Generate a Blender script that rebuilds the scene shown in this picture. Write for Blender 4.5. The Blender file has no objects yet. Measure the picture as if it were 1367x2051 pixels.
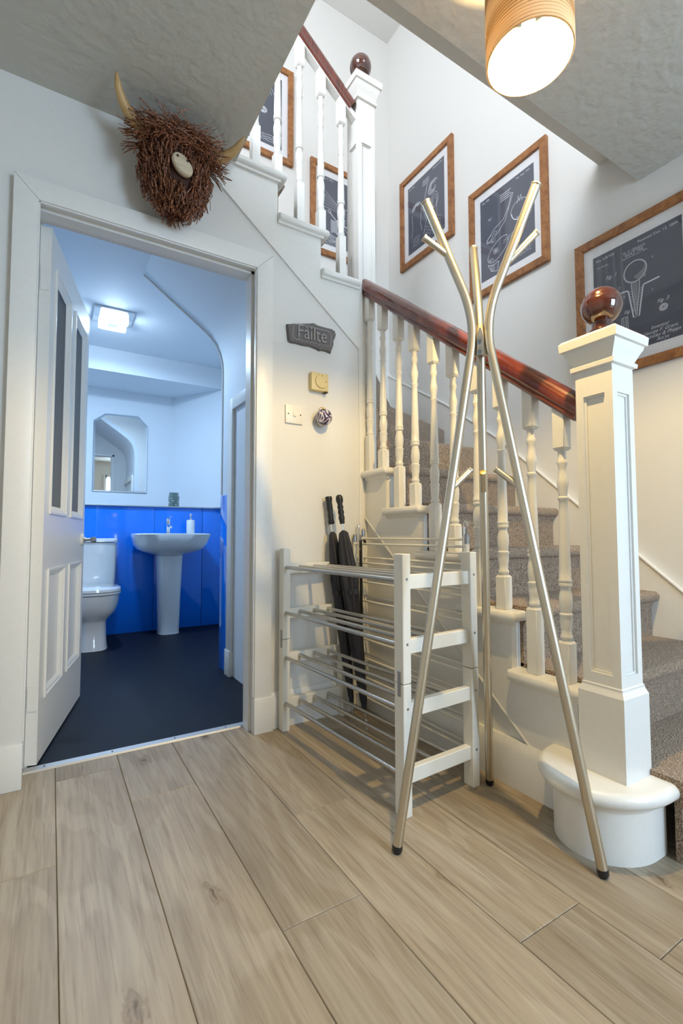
import bpy, bmesh, math, random
from mathutils import Vector, Matrix
random.seed(7)
PI = math.pi
scn = bpy.context.scene
COL = scn.collection

# ------------------------------------------------------------------ camera, world, light, exposure
cam_d = bpy.data.cameras.new('camera')
cam_d.sensor_fit = 'HORIZONTAL'; cam_d.sensor_width = 36.0; cam_d.lens = 25.015
cam_d.clip_start = 0.02
cam = bpy.data.objects.new('camera', cam_d); COL.objects.link(cam)
cam.matrix_world = Matrix(((0.8531331, -0.0249173, -0.5210979, 0.0),
                           (-0.5216903, -0.0441622, -0.8519912, 0.0),
                           (-0.0017835, 0.9987136, -0.0506754, 0.826),
                           (0, 0, 0, 1)))
# matrix columns are right, up, back of the lens
m3 = Matrix(((0.8531331, -0.0249173, -0.5210979), (-0.5216903, -0.0441622, -0.8519912), (-0.0017835, 0.9987136, -0.0506754)))
cam.matrix_world = Matrix.Translation((0, 0, 0.826)) @ m3.to_4x4()
scn.camera = cam

world = bpy.data.worlds.new('world'); scn.world = world; world.use_nodes = True
world.node_tree.nodes['Background'].inputs[0].default_value = (0.75, 0.86, 1.0, 1)
world.node_tree.nodes['Background'].inputs[1].default_value = 1.0

scn.view_settings.view_transform = 'Standard'
scn.view_settings.look = 'None'
scn.view_settings.gamma = 1.0
scn.view_settings.use_curve_mapping = False
scn.view_settings.exposure = 0.0

def area(name, loc, target, sx, sy, power, col):
    l = bpy.data.lights.new(name, 'AREA'); l.shape = 'RECTANGLE'; l.size = sx; l.size_y = sy
    l.energy = power; l.color = col
    o = bpy.data.objects.new(name, l); COL.objects.link(o); o.location = loc
    d = Vector(target) - Vector(loc)
    o.rotation_euler = d.to_track_quat('-Z', 'Y').to_euler()
    return o
DAY = (0.56, 0.77, 1.0); SKY = (0.87, 0.92, 1.0)
# daylight entering by the glazed front door behind the lens and by the two upstairs windows
area('front_door_daylight', (1.45, -1.66, 1.2), (1.45, 0.5, 1.0), 0.9, 1.8, 82, DAY)
area('landing_window_daylight', (-0.86, 0.75, 3.9), (2.2, 1.9, 2.9), 1.1, 1.2, 95, SKY)
area('upper_hall_window_daylight', (1.2, -1.66, 3.9), (1.3, 2.2, 2.4), 1.2, 1.2, 34, SKY)

# ------------------------------------------------------------------ materials
def nodes(name):
    m = bpy.data.materials.new(name); m.use_nodes = True
    nt = m.node_tree; b = nt.nodes['Principled BSDF']
    return m, nt, b
def setp(b, **k):
    for n, v in k.items():
        n = {'rough': 'Roughness', 'metal': 'Metallic', 'spec': 'Specular IOR Level', 'coat': 'Coat Weight',
             'trans': 'Transmission Weight', 'ior': 'IOR', 'coatr': 'Coat Roughness'}.get(n, n)
        b.inputs[n].default_value = v
def plain(name, col, rough=0.5, bump=0.0, bscale=60, **k):
    m, nt, b = nodes(name)
    b.inputs['Base Color'].default_value = (*col, 1); setp(b, rough=rough, **k)
    tc = nt.nodes.new('ShaderNodeTexCoord')
    nz = nt.nodes.new('ShaderNodeTexNoise'); nz.inputs['Scale'].default_value = bscale
    nz.inputs['Detail'].default_value = 4
    nt.links.new(tc.outputs['Object'], nz.inputs['Vector'])
    if bump:
        bp = nt.nodes.new('ShaderNodeBump'); bp.inputs['Strength'].default_value = bump; bp.inputs['Distance'].default_value = 0.01
        nt.links.new(nz.outputs['Fac'], bp.inputs['Height']); nt.links.new(bp.outputs['Normal'], b.inputs['Normal'])
    else:
        # faint tonal variation
        mx = nt.nodes.new('ShaderNodeMix'); mx.data_type = 'RGBA'
        mx.inputs[6].default_value = (*[c * 0.96 for c in col], 1); mx.inputs[7].default_value = (*[min(1, c * 1.03) for c in col], 1)
        nt.links.new(nz.outputs['Fac'], mx.inputs[0]); nt.links.new(mx.outputs[2], b.inputs['Base Color'])
    return m
def emit(name, col, s):
    m = bpy.data.materials.new(name); m.use_nodes = True; nt = m.node_tree
    b = nt.nodes['Principled BSDF']; b.inputs['Base Color'].default_value = (*col, 1)
    b.inputs['Emission Color'].default_value = (*col, 1); b.inputs['Emission Strength'].default_value = s
    return m
def ramp(nt, fac, stops):
    r = nt.nodes.new('ShaderNodeValToRGB'); e = r.color_ramp.elements
    while len(e) < len(stops): e.new(0.5)
    for i, (p, c) in enumerate(stops): e[i].position = p; e[i].color = (*c, 1)
    nt.links.new(fac, r.inputs[0]); return r
def wood(name, dark, mid, light, rough=0.35, stretch=(30, 30, 2.2), knots=True, **k):
    m, nt, b = nodes(name); setp(b, rough=rough, **k)
    tc = nt.nodes.new('ShaderNodeTexCoord'); oi = nt.nodes.new('ShaderNodeObjectInfo')
    add = nt.nodes.new('ShaderNodeVectorMath'); add.operation = 'ADD'
    mul = nt.nodes.new('ShaderNodeVectorMath'); mul.operation = 'SCALE'; mul.inputs['Scale'].default_value = 37.0
    cmb = nt.nodes.new('ShaderNodeCombineXYZ')
    for i in range(3): nt.links.new(oi.outputs['Random'], cmb.inputs[i])
    nt.links.new(cmb.outputs[0], mul.inputs[0])
    nt.links.new(tc.outputs['Object'], add.inputs[0]); nt.links.new(mul.outputs[0], add.inputs[1])
    mp = nt.nodes.new('ShaderNodeMapping'); mp.inputs['Scale'].default_value = stretch
    nt.links.new(add.outputs[0], mp.inputs[0])
    n1 = nt.nodes.new('ShaderNodeTexNoise'); n1.inputs['Scale'].default_value = 1.0; n1.inputs['Detail'].default_value = 6; n1.inputs['Distortion'].default_value = 1.2
    nt.links.new(mp.outputs[0], n1.inputs['Vector'])
    r = ramp(nt, n1.outputs['Fac'], [(0.25, dark), (0.5, mid), (0.75, light)])
    out = r.outputs[0]
    if knots:
        mk = nt.nodes.new('ShaderNodeMapping'); mk.inputs['Scale'].default_value = [1 + (s > 10) * 2 for s in stretch]
        nt.links.new(add.outputs[0], mk.inputs[0])
        n3 = nt.nodes.new('ShaderNodeTexNoise'); n3.inputs['Scale'].default_value = 3.2; n3.inputs['Detail'].default_value = 5; n3.inputs['Distortion'].default_value = 0.8
        nt.links.new(mk.outputs[0], n3.inputs['Vector'])
        kr = ramp(nt, n3.outputs['Fac'], [(0.66, (1, 1, 1)), (0.74, (0.62, 0.56, 0.5))])
        mx = nt.nodes.new('ShaderNodeMix'); mx.data_type = 'RGBA'; mx.blend_type = 'MULTIPLY'; mx.inputs[0].default_value = 1
        nt.links.new(out, mx.inputs[6]); nt.links.new(kr.outputs[0], mx.inputs[7]); out = mx.outputs[2]
    hv = nt.nodes.new('ShaderNodeHueSaturation')
    mr = nt.nodes.new('ShaderNodeMapRange'); mr.inputs['To Min'].default_value = 0.9; mr.inputs['To Max'].default_value = 1.08
    nt.links.new(oi.outputs['Random'], mr.inputs['Value']); nt.links.new(mr.outputs[0], hv.inputs['Value'])
    nt.links.new(out, hv.inputs['Color']); nt.links.new(hv.outputs[0], b.inputs['Base Color'])
    bp = nt.nodes.new('ShaderNodeBump'); bp.inputs['Strength'].default_value = 0.08; bp.inputs['Distance'].default_value = 0.004
    nt.links.new(n1.outputs['Fac'], bp.inputs['Height']); nt.links.new(bp.outputs['Normal'], b.inputs['Normal'])
    return m
def oak_floor():
    m, nt, b = nodes('oak_laminate'); setp(b, rough=0.42, spec=0.4)
    tc = nt.nodes.new('ShaderNodeTexCoord'); oi = nt.nodes.new('ShaderNodeObjectInfo')
    mul = nt.nodes.new('ShaderNodeMath'); mul.operation = 'MULTIPLY'; mul.inputs[1].default_value = 53.0
    nt.links.new(oi.outputs['Random'], mul.inputs[0])
    cmb = nt.nodes.new('ShaderNodeCombineXYZ')
    nt.links.new(mul.outputs[0], cmb.inputs[0]); nt.links.new(mul.outputs[0], cmb.inputs[1]); nt.links.new(mul.outputs[0], cmb.inputs[2])
    add = nt.nodes.new('ShaderNodeVectorMath'); nt.links.new(tc.outputs['Object'], add.inputs[0]); nt.links.new(cmb.outputs[0], add.inputs[1])
    def noise(sc, scale, det, dist=0.0):
        mp = nt.nodes.new('ShaderNodeMapping'); mp.inputs['Scale'].default_value = sc
        nt.links.new(add.outputs[0], mp.inputs[0])
        n = nt.nodes.new('ShaderNodeTexNoise'); n.inputs['Scale'].default_value = scale; n.inputs['Detail'].default_value = det; n.inputs['Distortion'].default_value = dist
        nt.links.new(mp.outputs[0], n.inputs['Vector']); return n
    big = noise((1.6, 0.35, 1), 3.0, 3, 0.6)          # slow tonal drift
    rings = noise((2.0, 0.35, 1), 2.2, 2, 0.4)         # cathedral figure
    wv = nt.nodes.new('ShaderNodeMath'); wv.operation = 'MULTIPLY'; wv.inputs[1].default_value = 46.0
    nt.links.new(rings.outputs['Fac'], wv.inputs[0])
    sn = nt.nodes.new('ShaderNodeMath'); sn.operation = 'SINE'; nt.links.new(wv.outputs[0], sn.inputs[0])
    fine = noise((90, 4.5, 1), 1.0, 5, 0.3)
    base = ramp(nt, big.outputs['Fac'], [(0.25, (0.33, 0.275, 0.205)), (0.5, (0.41, 0.345, 0.26)), (0.75, (0.48, 0.41, 0.315))])
    fr = ramp(nt, fine.outputs['Fac'], [(0.3, (0.80, 0.77, 0.74)), (0.6, (1.04, 1.03, 1.02))])
    mx = nt.nodes.new('ShaderNodeMix'); mx.data_type = 'RGBA'; mx.blend_type = 'MULTIPLY'; mx.inputs[0].default_value = 0.85
    nt.links.new(base.outputs[0], mx.inputs[6]); nt.links.new(fr.outputs[0], mx.inputs[7])
    rr = ramp(nt, sn.outputs[0], [(0.0, (0.86, 0.83, 0.79)), (0.55, (1, 1, 1))])
    mx2 = nt.nodes.new('ShaderNodeMix'); mx2.data_type = 'RGBA'; mx2.blend_type = 'MULTIPLY'; mx2.inputs[0].default_value = 0.8
    nt.links.new(mx.outputs[2], mx2.inputs[6]); nt.links.new(rr.outputs[0], mx2.inputs[7])
    # knots: a few cells per plank, dark heart with a pale ring
    mpk = nt.nodes.new('ShaderNodeMapping'); mpk.inputs['Scale'].default_value = (5.2, 2.4, 1); nt.links.new(add.outputs[0], mpk.inputs[0])
    wob = nt.nodes.new('ShaderNodeTexNoise'); wob.inputs['Scale'].default_value = 7; wob.inputs['Detail'].default_value = 3; nt.links.new(mpk.outputs[0], wob.inputs['Vector'])
    wa = nt.nodes.new('ShaderNodeVectorMath'); wa.operation = 'MULTIPLY_ADD'; wa.inputs[1].default_value = (0.30, 0.24, 0.0)
    nt.links.new(wob.outputs['Color'], wa.inputs[0]); nt.links.new(mpk.outputs[0], wa.inputs[2])
    vk = nt.nodes.new('ShaderNodeTexVoronoi'); vk.voronoi_dimensions = '2D'; vk.inputs['Scale'].default_value = 0.8; nt.links.new(wa.outputs[0], vk.inputs['Vector'])
    kr0 = ramp(nt, vk.outputs['Distance'], [(0.0, (0.30, 0.24, 0.19)), (0.025, (0.48, 0.41, 0.34)), (0.045, (0.80, 0.76, 0.70)), (0.065, (0.68, 0.62, 0.55)), (0.085, (0.92, 0.90, 0.87)), (0.20, (1, 1, 1))])
    sepk = nt.nodes.new('ShaderNodeSeparateColor'); nt.links.new(vk.outputs['Color'], sepk.inputs[0])
    gk = nt.nodes.new('ShaderNodeMath'); gk.operation = 'GREATER_THAN'; gk.inputs[1].default_value = 0.70; nt.links.new(sepk.outputs[0], gk.inputs[0])
    mk_ = nt.nodes.new('ShaderNodeMix'); mk_.data_type = 'RGBA'; mk_.inputs[6].default_value = (1, 1, 1, 1)
    nt.links.new(gk.outputs[0], mk_.inputs[0]); nt.links.new(kr0.outputs[0], mk_.inputs[7])
    pore = noise((170, 7, 1), 1.0, 2, 0.2)
    pr = ramp(nt, pore.outputs['Fac'], [(0.34, (0.70, 0.65, 0.60)), (0.44, (1, 1, 1))])
    mp_ = nt.nodes.new('ShaderNodeMix'); mp_.data_type = 'RGBA'; mp_.blend_type = 'MULTIPLY'; mp_.inputs[0].default_value = 0.5
    nt.links.new(mx2.outputs[2], mp_.inputs[6]); nt.links.new(pr.outputs[0], mp_.inputs[7])
    mx3 = nt.nodes.new('ShaderNodeMix'); mx3.data_type = 'RGBA'; mx3.blend_type = 'MULTIPLY'; mx3.inputs[0].default_value = 1
    nt.links.new(mp_.outputs[2], mx3.inputs[6]); nt.links.new(mk_.outputs[2], mx3.inputs[7])
    # thin dark splits running with the grain
    ck = noise((14, 0.7, 1), 1.0, 2, 1.2)
    cr = ramp(nt, ck.outputs['Fac'], [(0.25, (0.36, 0.29, 0.22)), (0.27, (1, 1, 1))])
    mx4 = nt.nodes.new('ShaderNodeMix'); mx4.data_type = 'RGBA'; mx4.blend_type = 'MULTIPLY'; mx4.inputs[0].default_value = 0.7
    nt.links.new(mx3.outputs[2], mx4.inputs[6]); nt.links.new(cr.outputs[0], mx4.inputs[7])
    hv = nt.nodes.new('ShaderNodeHueSaturation'); mr = nt.nodes.new('ShaderNodeMapRange')
    mr.inputs['To Min'].default_value = 0.88; mr.inputs['To Max'].default_value = 1.08
    nt.links.new(oi.outputs['Random'], mr.inputs['Value']); nt.links.new(mr.outputs[0], hv.inputs['Value'])
    nt.links.new(mx4.outputs[2], hv.inputs['Color']); nt.links.new(hv.outputs[0], b.inputs['Base Color'])
    bp = nt.nodes.new('ShaderNodeBump'); bp.inputs['Strength'].default_value = 0.06; bp.inputs['Distance'].default_value = 0.003
    nt.links.new(fine.outputs['Fac'], bp.inputs['Height']); nt.links.new(bp.outputs['Normal'], b.inputs['Normal'])
    return m
def carpet_mat():
    m, nt, b = nodes('brown_twist_carpet'); setp(b, rough=0.95, spec=0.1)
    b.inputs['Sheen Weight'].default_value = 0.25
    tc = nt.nodes.new('ShaderNodeTexCoord')
    v = nt.nodes.new('ShaderNodeTexVoronoi'); v.inputs['Scale'].default_value = 210
    n = nt.nodes.new('ShaderNodeTexNoise'); n.inputs['Scale'].default_value = 260; n.inputs['Detail'].default_value = 3
    nt.links.new(tc.outputs['Object'], v.inputs['Vector']); nt.links.new(tc.outputs['Object'], n.inputs['Vector'])
    r = ramp(nt, n.outputs['Fac'], [(0.32, (0.12, 0.078, 0.048)), (0.5, (0.33, 0.24, 0.165)), (0.68, (0.56, 0.44, 0.33))])
    nt.links.new(r.outputs[0], b.inputs['Base Color'])
    bp = nt.nodes.new('ShaderNodeBump'); bp.inputs['Strength'].default_value = 0.9; bp.inputs['Distance'].default_value = 0.006
    nt.links.new(v.outputs['Distance'], bp.inputs['Height']); nt.links.new(bp.outputs['Normal'], b.inputs['Normal'])
    return m
def marble_bauble():
    m, nt, b = nodes('swirled_glass'); setp(b, rough=0.08, coat=0.6)
    tc = nt.nodes.new('ShaderNodeTexCoord'); n = nt.nodes.new('ShaderNodeTexNoise')
    n.inputs['Scale'].default_value = 13; n.inputs['Detail'].default_value = 1; n.inputs['Distortion'].default_value = 3.0
    nt.links.new(tc.outputs['Object'], n.inputs['Vector'])
    r = ramp(nt, n.outputs['Fac'], [(0.40, (0.03, 0.02, 0.06)), (0.47, (0.16, 0.11, 0.22)), (0.53, (0.85, 0.83, 0.84)), (0.6, (0.07, 0.04, 0.10))])
    nt.links.new(r.outputs[0], b.inputs['Base Color']); return m
def shade_mat():
    m = bpy.data.materials.new('wood_veneer_shade'); m.use_nodes = True; nt = m.node_tree
    for n in list(nt.nodes): nt.nodes.remove(n)
    o = nt.nodes.new('ShaderNodeOutputMaterial'); d = nt.nodes.new('ShaderNodeBsdfDiffuse'); t = nt.nodes.new('ShaderNodeBsdfTranslucent')
    mx = nt.nodes.new('ShaderNodeMixShader'); mx.inputs[0].default_value = 0.10
    tc = nt.nodes.new('ShaderNodeTexCoord'); w = nt.nodes.new('ShaderNodeTexNoise'); w.inputs['Scale'].default_value = 9
    nt.links.new(tc.outputs['Object'], w.inputs['Vector'])
    r = ramp(nt, w.outputs['Fac'], [(0.3, (0.66, 0.53, 0.34)), (0.7, (0.76, 0.63, 0.42))])
    wv = nt.nodes.new('ShaderNodeTexWave'); wv.bands_direction = 'Z'; wv.inputs['Scale'].default_value = 38; wv.inputs['Distortion'].default_value = 0.6; wv.inputs['Detail Scale'].default_value = 0.4
    nt.links.new(tc.outputs['Object'], wv.inputs['Vector'])
    r2 = ramp(nt, wv.outputs['Fac'], [(0.2, (0.46, 0.39, 0.30)), (0.55, (1, 1, 1))])
    mm = nt.nodes.new('ShaderNodeMix'); mm.data_type = 'RGBA'; mm.blend_type = 'MULTIPLY'; mm.inputs[0].default_value = 0.9
    nt.links.new(r.outputs[0], mm.inputs[6]); nt.links.new(r2.outputs[0], mm.inputs[7])
    nt.links.new(mm.outputs[2], d.inputs[0]); nt.links.new(mm.outputs[2], t.inputs[0])
    nt.links.new(d.outputs[0], mx.inputs[1]); nt.links.new(t.outputs[0], mx.inputs[2]); nt.links.new(mx.outputs[0], o.inputs[0])
    return m
def pane_mat():
    m = bpy.data.materials.new('picture_glass'); m.use_nodes = True; nt = m.node_tree
    for n in list(nt.nodes): nt.nodes.remove(n)
    o = nt.nodes.new('ShaderNodeOutputMaterial'); t = nt.nodes.new('ShaderNodeBsdfTransparent'); g = nt.nodes.new('ShaderNodeBsdfGlossy')
    g.inputs['Roughness'].default_value = 0.0
    f = nt.nodes.new('ShaderNodeFresnel'); f.inputs[0].default_value = 1.55
    mx = nt.nodes.new('ShaderNodeMixShader')
    ge = nt.nodes.new('ShaderNodeNewGeometry'); iv = nt.nodes.new('ShaderNodeMath'); iv.operation = 'SUBTRACT'; iv.inputs[0].default_value = 1.0
    mu = nt.nodes.new('ShaderNodeMath'); mu.operation = 'MULTIPLY'
    nt.links.new(ge.outputs['Backfacing'], iv.inputs[1]); nt.links.new(iv.outputs[0], mu.inputs[0]); nt.links.new(f.outputs[0], mu.inputs[1])
    nt.links.new(mu.outputs[0], mx.inputs[0]); nt.links.new(t.outputs[0], mx.inputs[1]); nt.links.new(g.outputs[0], mx.inputs[2]); nt.links.new(mx.outputs[0], o.inputs[0])
    return m
def reeded_glass():
    m, nt, b = nodes('dark_reeded_glass'); setp(b, rough=0.12); b.inputs['Base Color'].default_value = (0.012, 0.02, 0.04, 1)
    tc = nt.nodes.new('ShaderNodeTexCoord'); w = nt.nodes.new('ShaderNodeTexWave'); w.inputs['Scale'].default_value = 45; w.bands_direction = 'X'
    nt.links.new(tc.outputs['Object'], w.inputs['Vector'])
    bp = nt.nodes.new('ShaderNodeBump'); bp.inputs['Strength'].default_value = 0.5; bp.inputs['Distance'].default_value = 0.003
    nt.links.new(w.outputs['Fac'], bp.inputs['Height']); nt.links.new(bp.outputs['Normal'], b.inputs['Normal']); return m
def crystal():
    m, nt, b = nodes('crystal_glass'); b.inputs['Base Color'].default_value = (0.85, 0.92, 1, 1); setp(b, rough=0.03, trans=1.0, ior=1.45)
    b.inputs['Emission Color'].default_value = (0.8, 0.9, 1, 1); b.inputs['Emission Strength'].default_value = 1.2; return m

M = {}
M['wall'] = plain('wall_emulsion', (0.74, 0.73, 0.70), 0.8, 0.10, 35)
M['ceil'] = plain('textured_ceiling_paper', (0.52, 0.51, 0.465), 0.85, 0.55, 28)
M['gloss'] = plain('white_gloss_paint', (0.80, 0.79, 0.755), 0.28)
M['trim'] = plain('white_satin_trim', (0.78, 0.775, 0.75), 0.35)
M['bathwall'] = plain('bathroom_emulsion', (0.70, 0.76, 0.82), 0.7, 0.06, 30)
M['rackwood'] = plain('cream_painted_wood', (0.80, 0.775, 0.70), 0.4)
M['mahog'] = wood('varnished_mahogany', (0.06, 0.011, 0.005), (0.14, 0.024, 0.010), (0.23, 0.046, 0.018), 0.22, (60, 5, 5), False, coat=0.7, coatr=0.08)
M['ball'] = wood('polished_mahogany', (0.034, 0.008, 0.003), (0.062, 0.014, 0.005), (0.088, 0.021, 0.007), 0.12, (14, 14, 3), False, coat=0.9, coatr=0.03)
M['frame'] = wood('rustic_pine_frame', (0.16, 0.055, 0.016), (0.31, 0.125, 0.038), (0.42, 0.19, 0.065), 0.45, (22, 22, 22), True)
M['horn'] = wood('pale_wood_horn', (0.40, 0.24, 0.09), (0.50, 0.32, 0.13), (0.58, 0.38, 0.17), 0.45, (10, 10, 4), False)
M['nose'] = wood('driftwood_nose', (0.42, 0.34, 0.23), (0.60, 0.50, 0.36), (0.68, 0.58, 0.43), 0.5, (6, 6, 40), False)
def twig_mat():
    m, nt, b = nodes('russet_twig'); setp(b, rough=0.5)
    tc = nt.nodes.new('ShaderNodeTexCoord'); n = nt.nodes.new('ShaderNodeTexNoise'); n.inputs['Scale'].default_value = 150; n.inputs['Detail'].default_value = 2
    nt.links.new(tc.outputs['Object'], n.inputs['Vector'])
    r = ramp(nt, n.outputs['Fac'], [(0.36, (0.04, 0.012, 0.007)), (0.5, (0.17, 0.055, 0.023)), (0.64, (0.42, 0.17, 0.075))])
    nt.links.new(r.outputs[0], b.inputs['Base Color']); return m
M['twig'] = twig_mat()
M['twigd'] = plain('dark_twig_core', (0.05, 0.018, 0.009), 0.8)
M['dark'] = plain('black_plastic', (0.012, 0.012, 0.013), 0.4)
M['cloth'] = plain('black_umbrella_cloth', (0.016, 0.016, 0.024), 0.6)
M['chrome'] = plain('chrome', (0.82, 0.82, 0.82), 0.12, metal=1.0)
M['steel'] = plain('satin_steel_bar', (0.52, 0.50, 0.46), 0.27, metal=1.0)
M['nickel'] = plain('brushed_nickel', (0.62, 0.56, 0.45), 0.36, metal=1.0)
M['greymetal'] = plain('grey_zinc', (0.35, 0.36, 0.38), 0.35, metal=0.9)
M['alu'] = plain('aluminium_strip', (0.50, 0.51, 0.53), 0.5, metal=0.8)
M['brass'] = plain('gold_cap', (0.75, 0.48, 0.15), 0.3, metal=0.9)
M['floor'] = oak_floor()
M['gap'] = plain('dark_subfloor', (0.10, 0.075, 0.05), 0.9)
M['carpet'] = carpet_mat()
M['navy'] = plain('navy_vinyl', (0.005, 0.008, 0.016), 0.55, 0.03, 120, spec=0.22)
M['blue'] = plain('blue_acrylic_panel', (0.004, 0.19, 0.86), 0.10, coat=0.5)
M['ceramic'] = plain('white_ceramic', (0.74, 0.77, 0.80), 0.08, coat=0.5)
M['art'] = plain('slate_print', (0.075, 0.083, 0.115), 0.6)
M['ink'] = plain('white_ink', (0.62, 0.65, 0.72), 0.6)
M['mat'] = plain('white_mount_card', (0.78, 0.78, 0.80), 0.8)
M['glass'] = pane_mat()
M['mirror'] = plain('mirror_silver', (0.88, 0.91, 0.92), 0.02, metal=1.0)
M['shade'] = shade_mat()
def bulb_mat():
    m = bpy.data.materials.new('glowing_bulb_glass'); m.use_nodes = True; nt = m.node_tree
    for n in list(nt.nodes): nt.nodes.remove(n)
    o = nt.nodes.new('ShaderNodeOutputMaterial'); t = nt.nodes.new('ShaderNodeBsdfTransparent'); e = nt.nodes.new('ShaderNodeEmission')
    e.inputs[0].default_value = (1.0, 0.80, 0.48, 1); e.inputs[1].default_value = 8
    mx = nt.nodes.new('ShaderNodeMixShader'); mx.inputs[0].default_value = 0.2
    nt.links.new(t.outputs[0], mx.inputs[1]); nt.links.new(e.outputs[0], mx.inputs[2]); nt.links.new(mx.outputs[0], o.inputs[0]); return m
M['bulb'] = bulb_mat()
M['slate'] = plain('cast_stone', (0.16, 0.145, 0.14), 0.75, 0.6, 70)
M['slatel'] = plain('worn_stone_lettering', (0.34, 0.32, 0.31), 0.7, 0.3, 90)
M['cream'] = plain('yellowed_plastic', (0.72, 0.58, 0.28), 0.4)
M['plastic'] = plain('white_switch_plastic', (0.78, 0.75, 0.68), 0.35)
M['bauble'] = marble_bauble()
M['reed'] = reeded_glass()
M['crystal'] = crystal()
M['lampw'] = emit('white_lamp', (0.70, 0.86, 1.0), 45)
M['jar'] = plain('pebble_jar', (0.10, 0.16, 0.15), 0.15, coat=0.6)
M['jarl'] = plain('pale_pebbles', (0.65, 0.70, 0.72), 0.5)
M['tile'] = plain('soap_bottle', (0.82, 0.84, 0.86), 0.3)

# ------------------------------------------------------------------ mesh helpers
MW = {}                                   # world matrix of each thing
def link(o): COL.objects.link(o); return o
def thing(name, label, cat, loc=(0, 0, 0), rz=0.0, group=None):
    o = bpy.data.objects.new(name, None); link(o); o.empty_display_size = 0.05
    o.location = loc; o.rotation_euler = (0, 0, rz)
    o['label'] = label; o['category'] = cat
    if group: o['group'] = group
    MW[o.name] = Matrix.Translation(loc) @ Matrix.Rotation(rz, 4, 'Z')
    return o
def rootm(p):
    while p is not None:
        if p.name in MW: return MW[p.name]
        p = p.parent
    return None
def obj(name, bm, mat, parent=None, local=False, smooth=True, angle=35, mats=None):
    if parent is not None and not local:
        w = rootm(parent)
        if w is not None: bm.transform(w.inverted())
    bmesh.ops.recalc_face_normals(bm, faces=bm.faces)
    me = bpy.data.meshes.new(name); bm.to_mesh(me); bm.free()
    for mm in ([mat] if mats is None else mats): me.materials.append(M[mm] if isinstance(mm, str) else mm)
    if smooth:
        for p in me.polygons: p.use_smooth = True
        me.set_sharp_from_angle(angle=math.radians(angle))
    o = bpy.data.objects.new(name, me); link(o)
    if parent is not None: o.parent = parent
    return o
def tag(o, label, cat, group=None):
    o['label'] = label; o['category'] = cat
    if group: o['group'] = group
    return o
def struct(name, bm, mat, parent=None, label=None, smooth=True):
    o = obj(name, bm, mat, parent, smooth=smooth)
    if parent is None:
        o['kind'] = 'structure'
        if label: o['label'] = label
    return o
def BM(): return bmesh.new()
def box(bm, x0, x1, y0, y1, z0, z1, bev=0.0, seg=2):
    vs = [bm.verts.new(c) for c in ((x0, y0, z0), (x1, y0, z0), (x1, y1, z0), (x0, y1, z0), (x0, y0, z1), (x1, y0, z1), (x1, y1, z1), (x0, y1, z1))]
    fs = [bm.faces.new([vs[i] for i in f]) for f in ((0, 3, 2, 1), (4, 5, 6, 7), (0, 1, 5, 4), (1, 2, 6, 5), (2, 3, 7, 6), (3, 0, 4, 7))]
    if bev:
        es = list({e for f in fs for e in f.edges})
        bmesh.ops.bevel(bm, geom=es, offset=bev, segments=seg, affect='EDGES', profile=0.5)
    return bm
def boxb(*a, **k): return box(BM(), *a, **k)
def prism(bm, pts, axis, a, b):
    """polygon pts (2D) extruded between a and b along axis x, y or z (pts are the other two in order)."""
    def P(p, t):
        return (t, p[0], p[1]) if axis == 'x' else (p[0], t, p[1]) if axis == 'y' else (p[0], p[1], t)
    A = [bm.verts.new(P(p, a)) for p in pts]; B = [bm.verts.new(P(p, b)) for p in pts]
    n = len(pts); fa = bm.faces.new(A); fb = bm.faces.new(B[::-1])
    for i in range(n): bm.faces.new((A[i], B[i], B[(i + 1) % n], A[(i + 1) % n]))
    return bm
def lathe(bm, prof, c=(0, 0, 0), seg=24, cap=True, axis='z'):
    rings = []
    for r, z in prof:
        ring = []
        for i in range(seg):
            t = 2 * PI * i / seg
            p = (r * math.cos(t), r * math.sin(t), z)
            if axis == 'y': p = (p[0], p[2], p[1])
            if axis == 'x': p = (p[2], p[0], p[1])
            ring.append(bm.verts.new((c[0] + p[0], c[1] + p[1], c[2] + p[2])))
        rings.append(ring)
    for a, b in zip(rings, rings[1:]):
        for i in range(seg): bm.faces.new((a[i], a[(i + 1) % seg], b[(i + 1) % seg], b[i]))
    if cap:
        bm.faces.new(rings[0][::-1]); bm.faces.new(rings[-1])
    return bm
def tube(bm, pts, r, seg=10, cap=True):
    pts = [Vector(p) for p in pts]; n = len(pts)
    rs = r if isinstance(r, (list, tuple)) else [r] * n
    rings = []; up = None
    for i, p in enumerate(pts):
        t = (pts[min(i + 1, n - 1)] - pts[max(i - 1, 0)]).normalized()
        if up is None:
            up = Vector((0, 0, 1)) if abs(t.z) < 0.9 else Vector((1, 0, 0))
        s = t.cross(up)
        if s.length < 1e-6: s = t.cross(Vector((0, 1, 0)))
        s.normalize(); up = s.cross(t).normalized()
        rings.append([bm.verts.new(p + (s * math.cos(2 * PI * k / seg) + up * math.sin(2 * PI * k / seg)) * rs[i]) for k in range(seg)])
    for a, b in zip(rings, rings[1:]):
        for k in range(seg): bm.faces.new((a[k], a[(k + 1) % seg], b[(k + 1) % seg], b[k]))
    if cap: bm.faces.new(rings[0][::-1]); bm.faces.new(rings[-1])
    return bm
def rounded(pts, rad, n=6):
    """polyline with rounded corners"""
    pts = [Vector(p) for p in pts]; out = [pts[0]]
    for i in range(1, len(pts) - 1):
        a, b, c = pts[i - 1], pts[i], pts[i + 1]
        d1 = (a - b); d2 = (c - b); l = min(rad, d1.length * 0.49, d2.length * 0.49)
        p = b + d1.normalized() * l; q = b + d2.normalized() * l
        for k in range(n + 1):
            t = k / n; out.append((1 - t) ** 2 * p + 2 * t * (1 - t) * b + t * t * q)
    out.append(pts[-1]); return out
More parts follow.
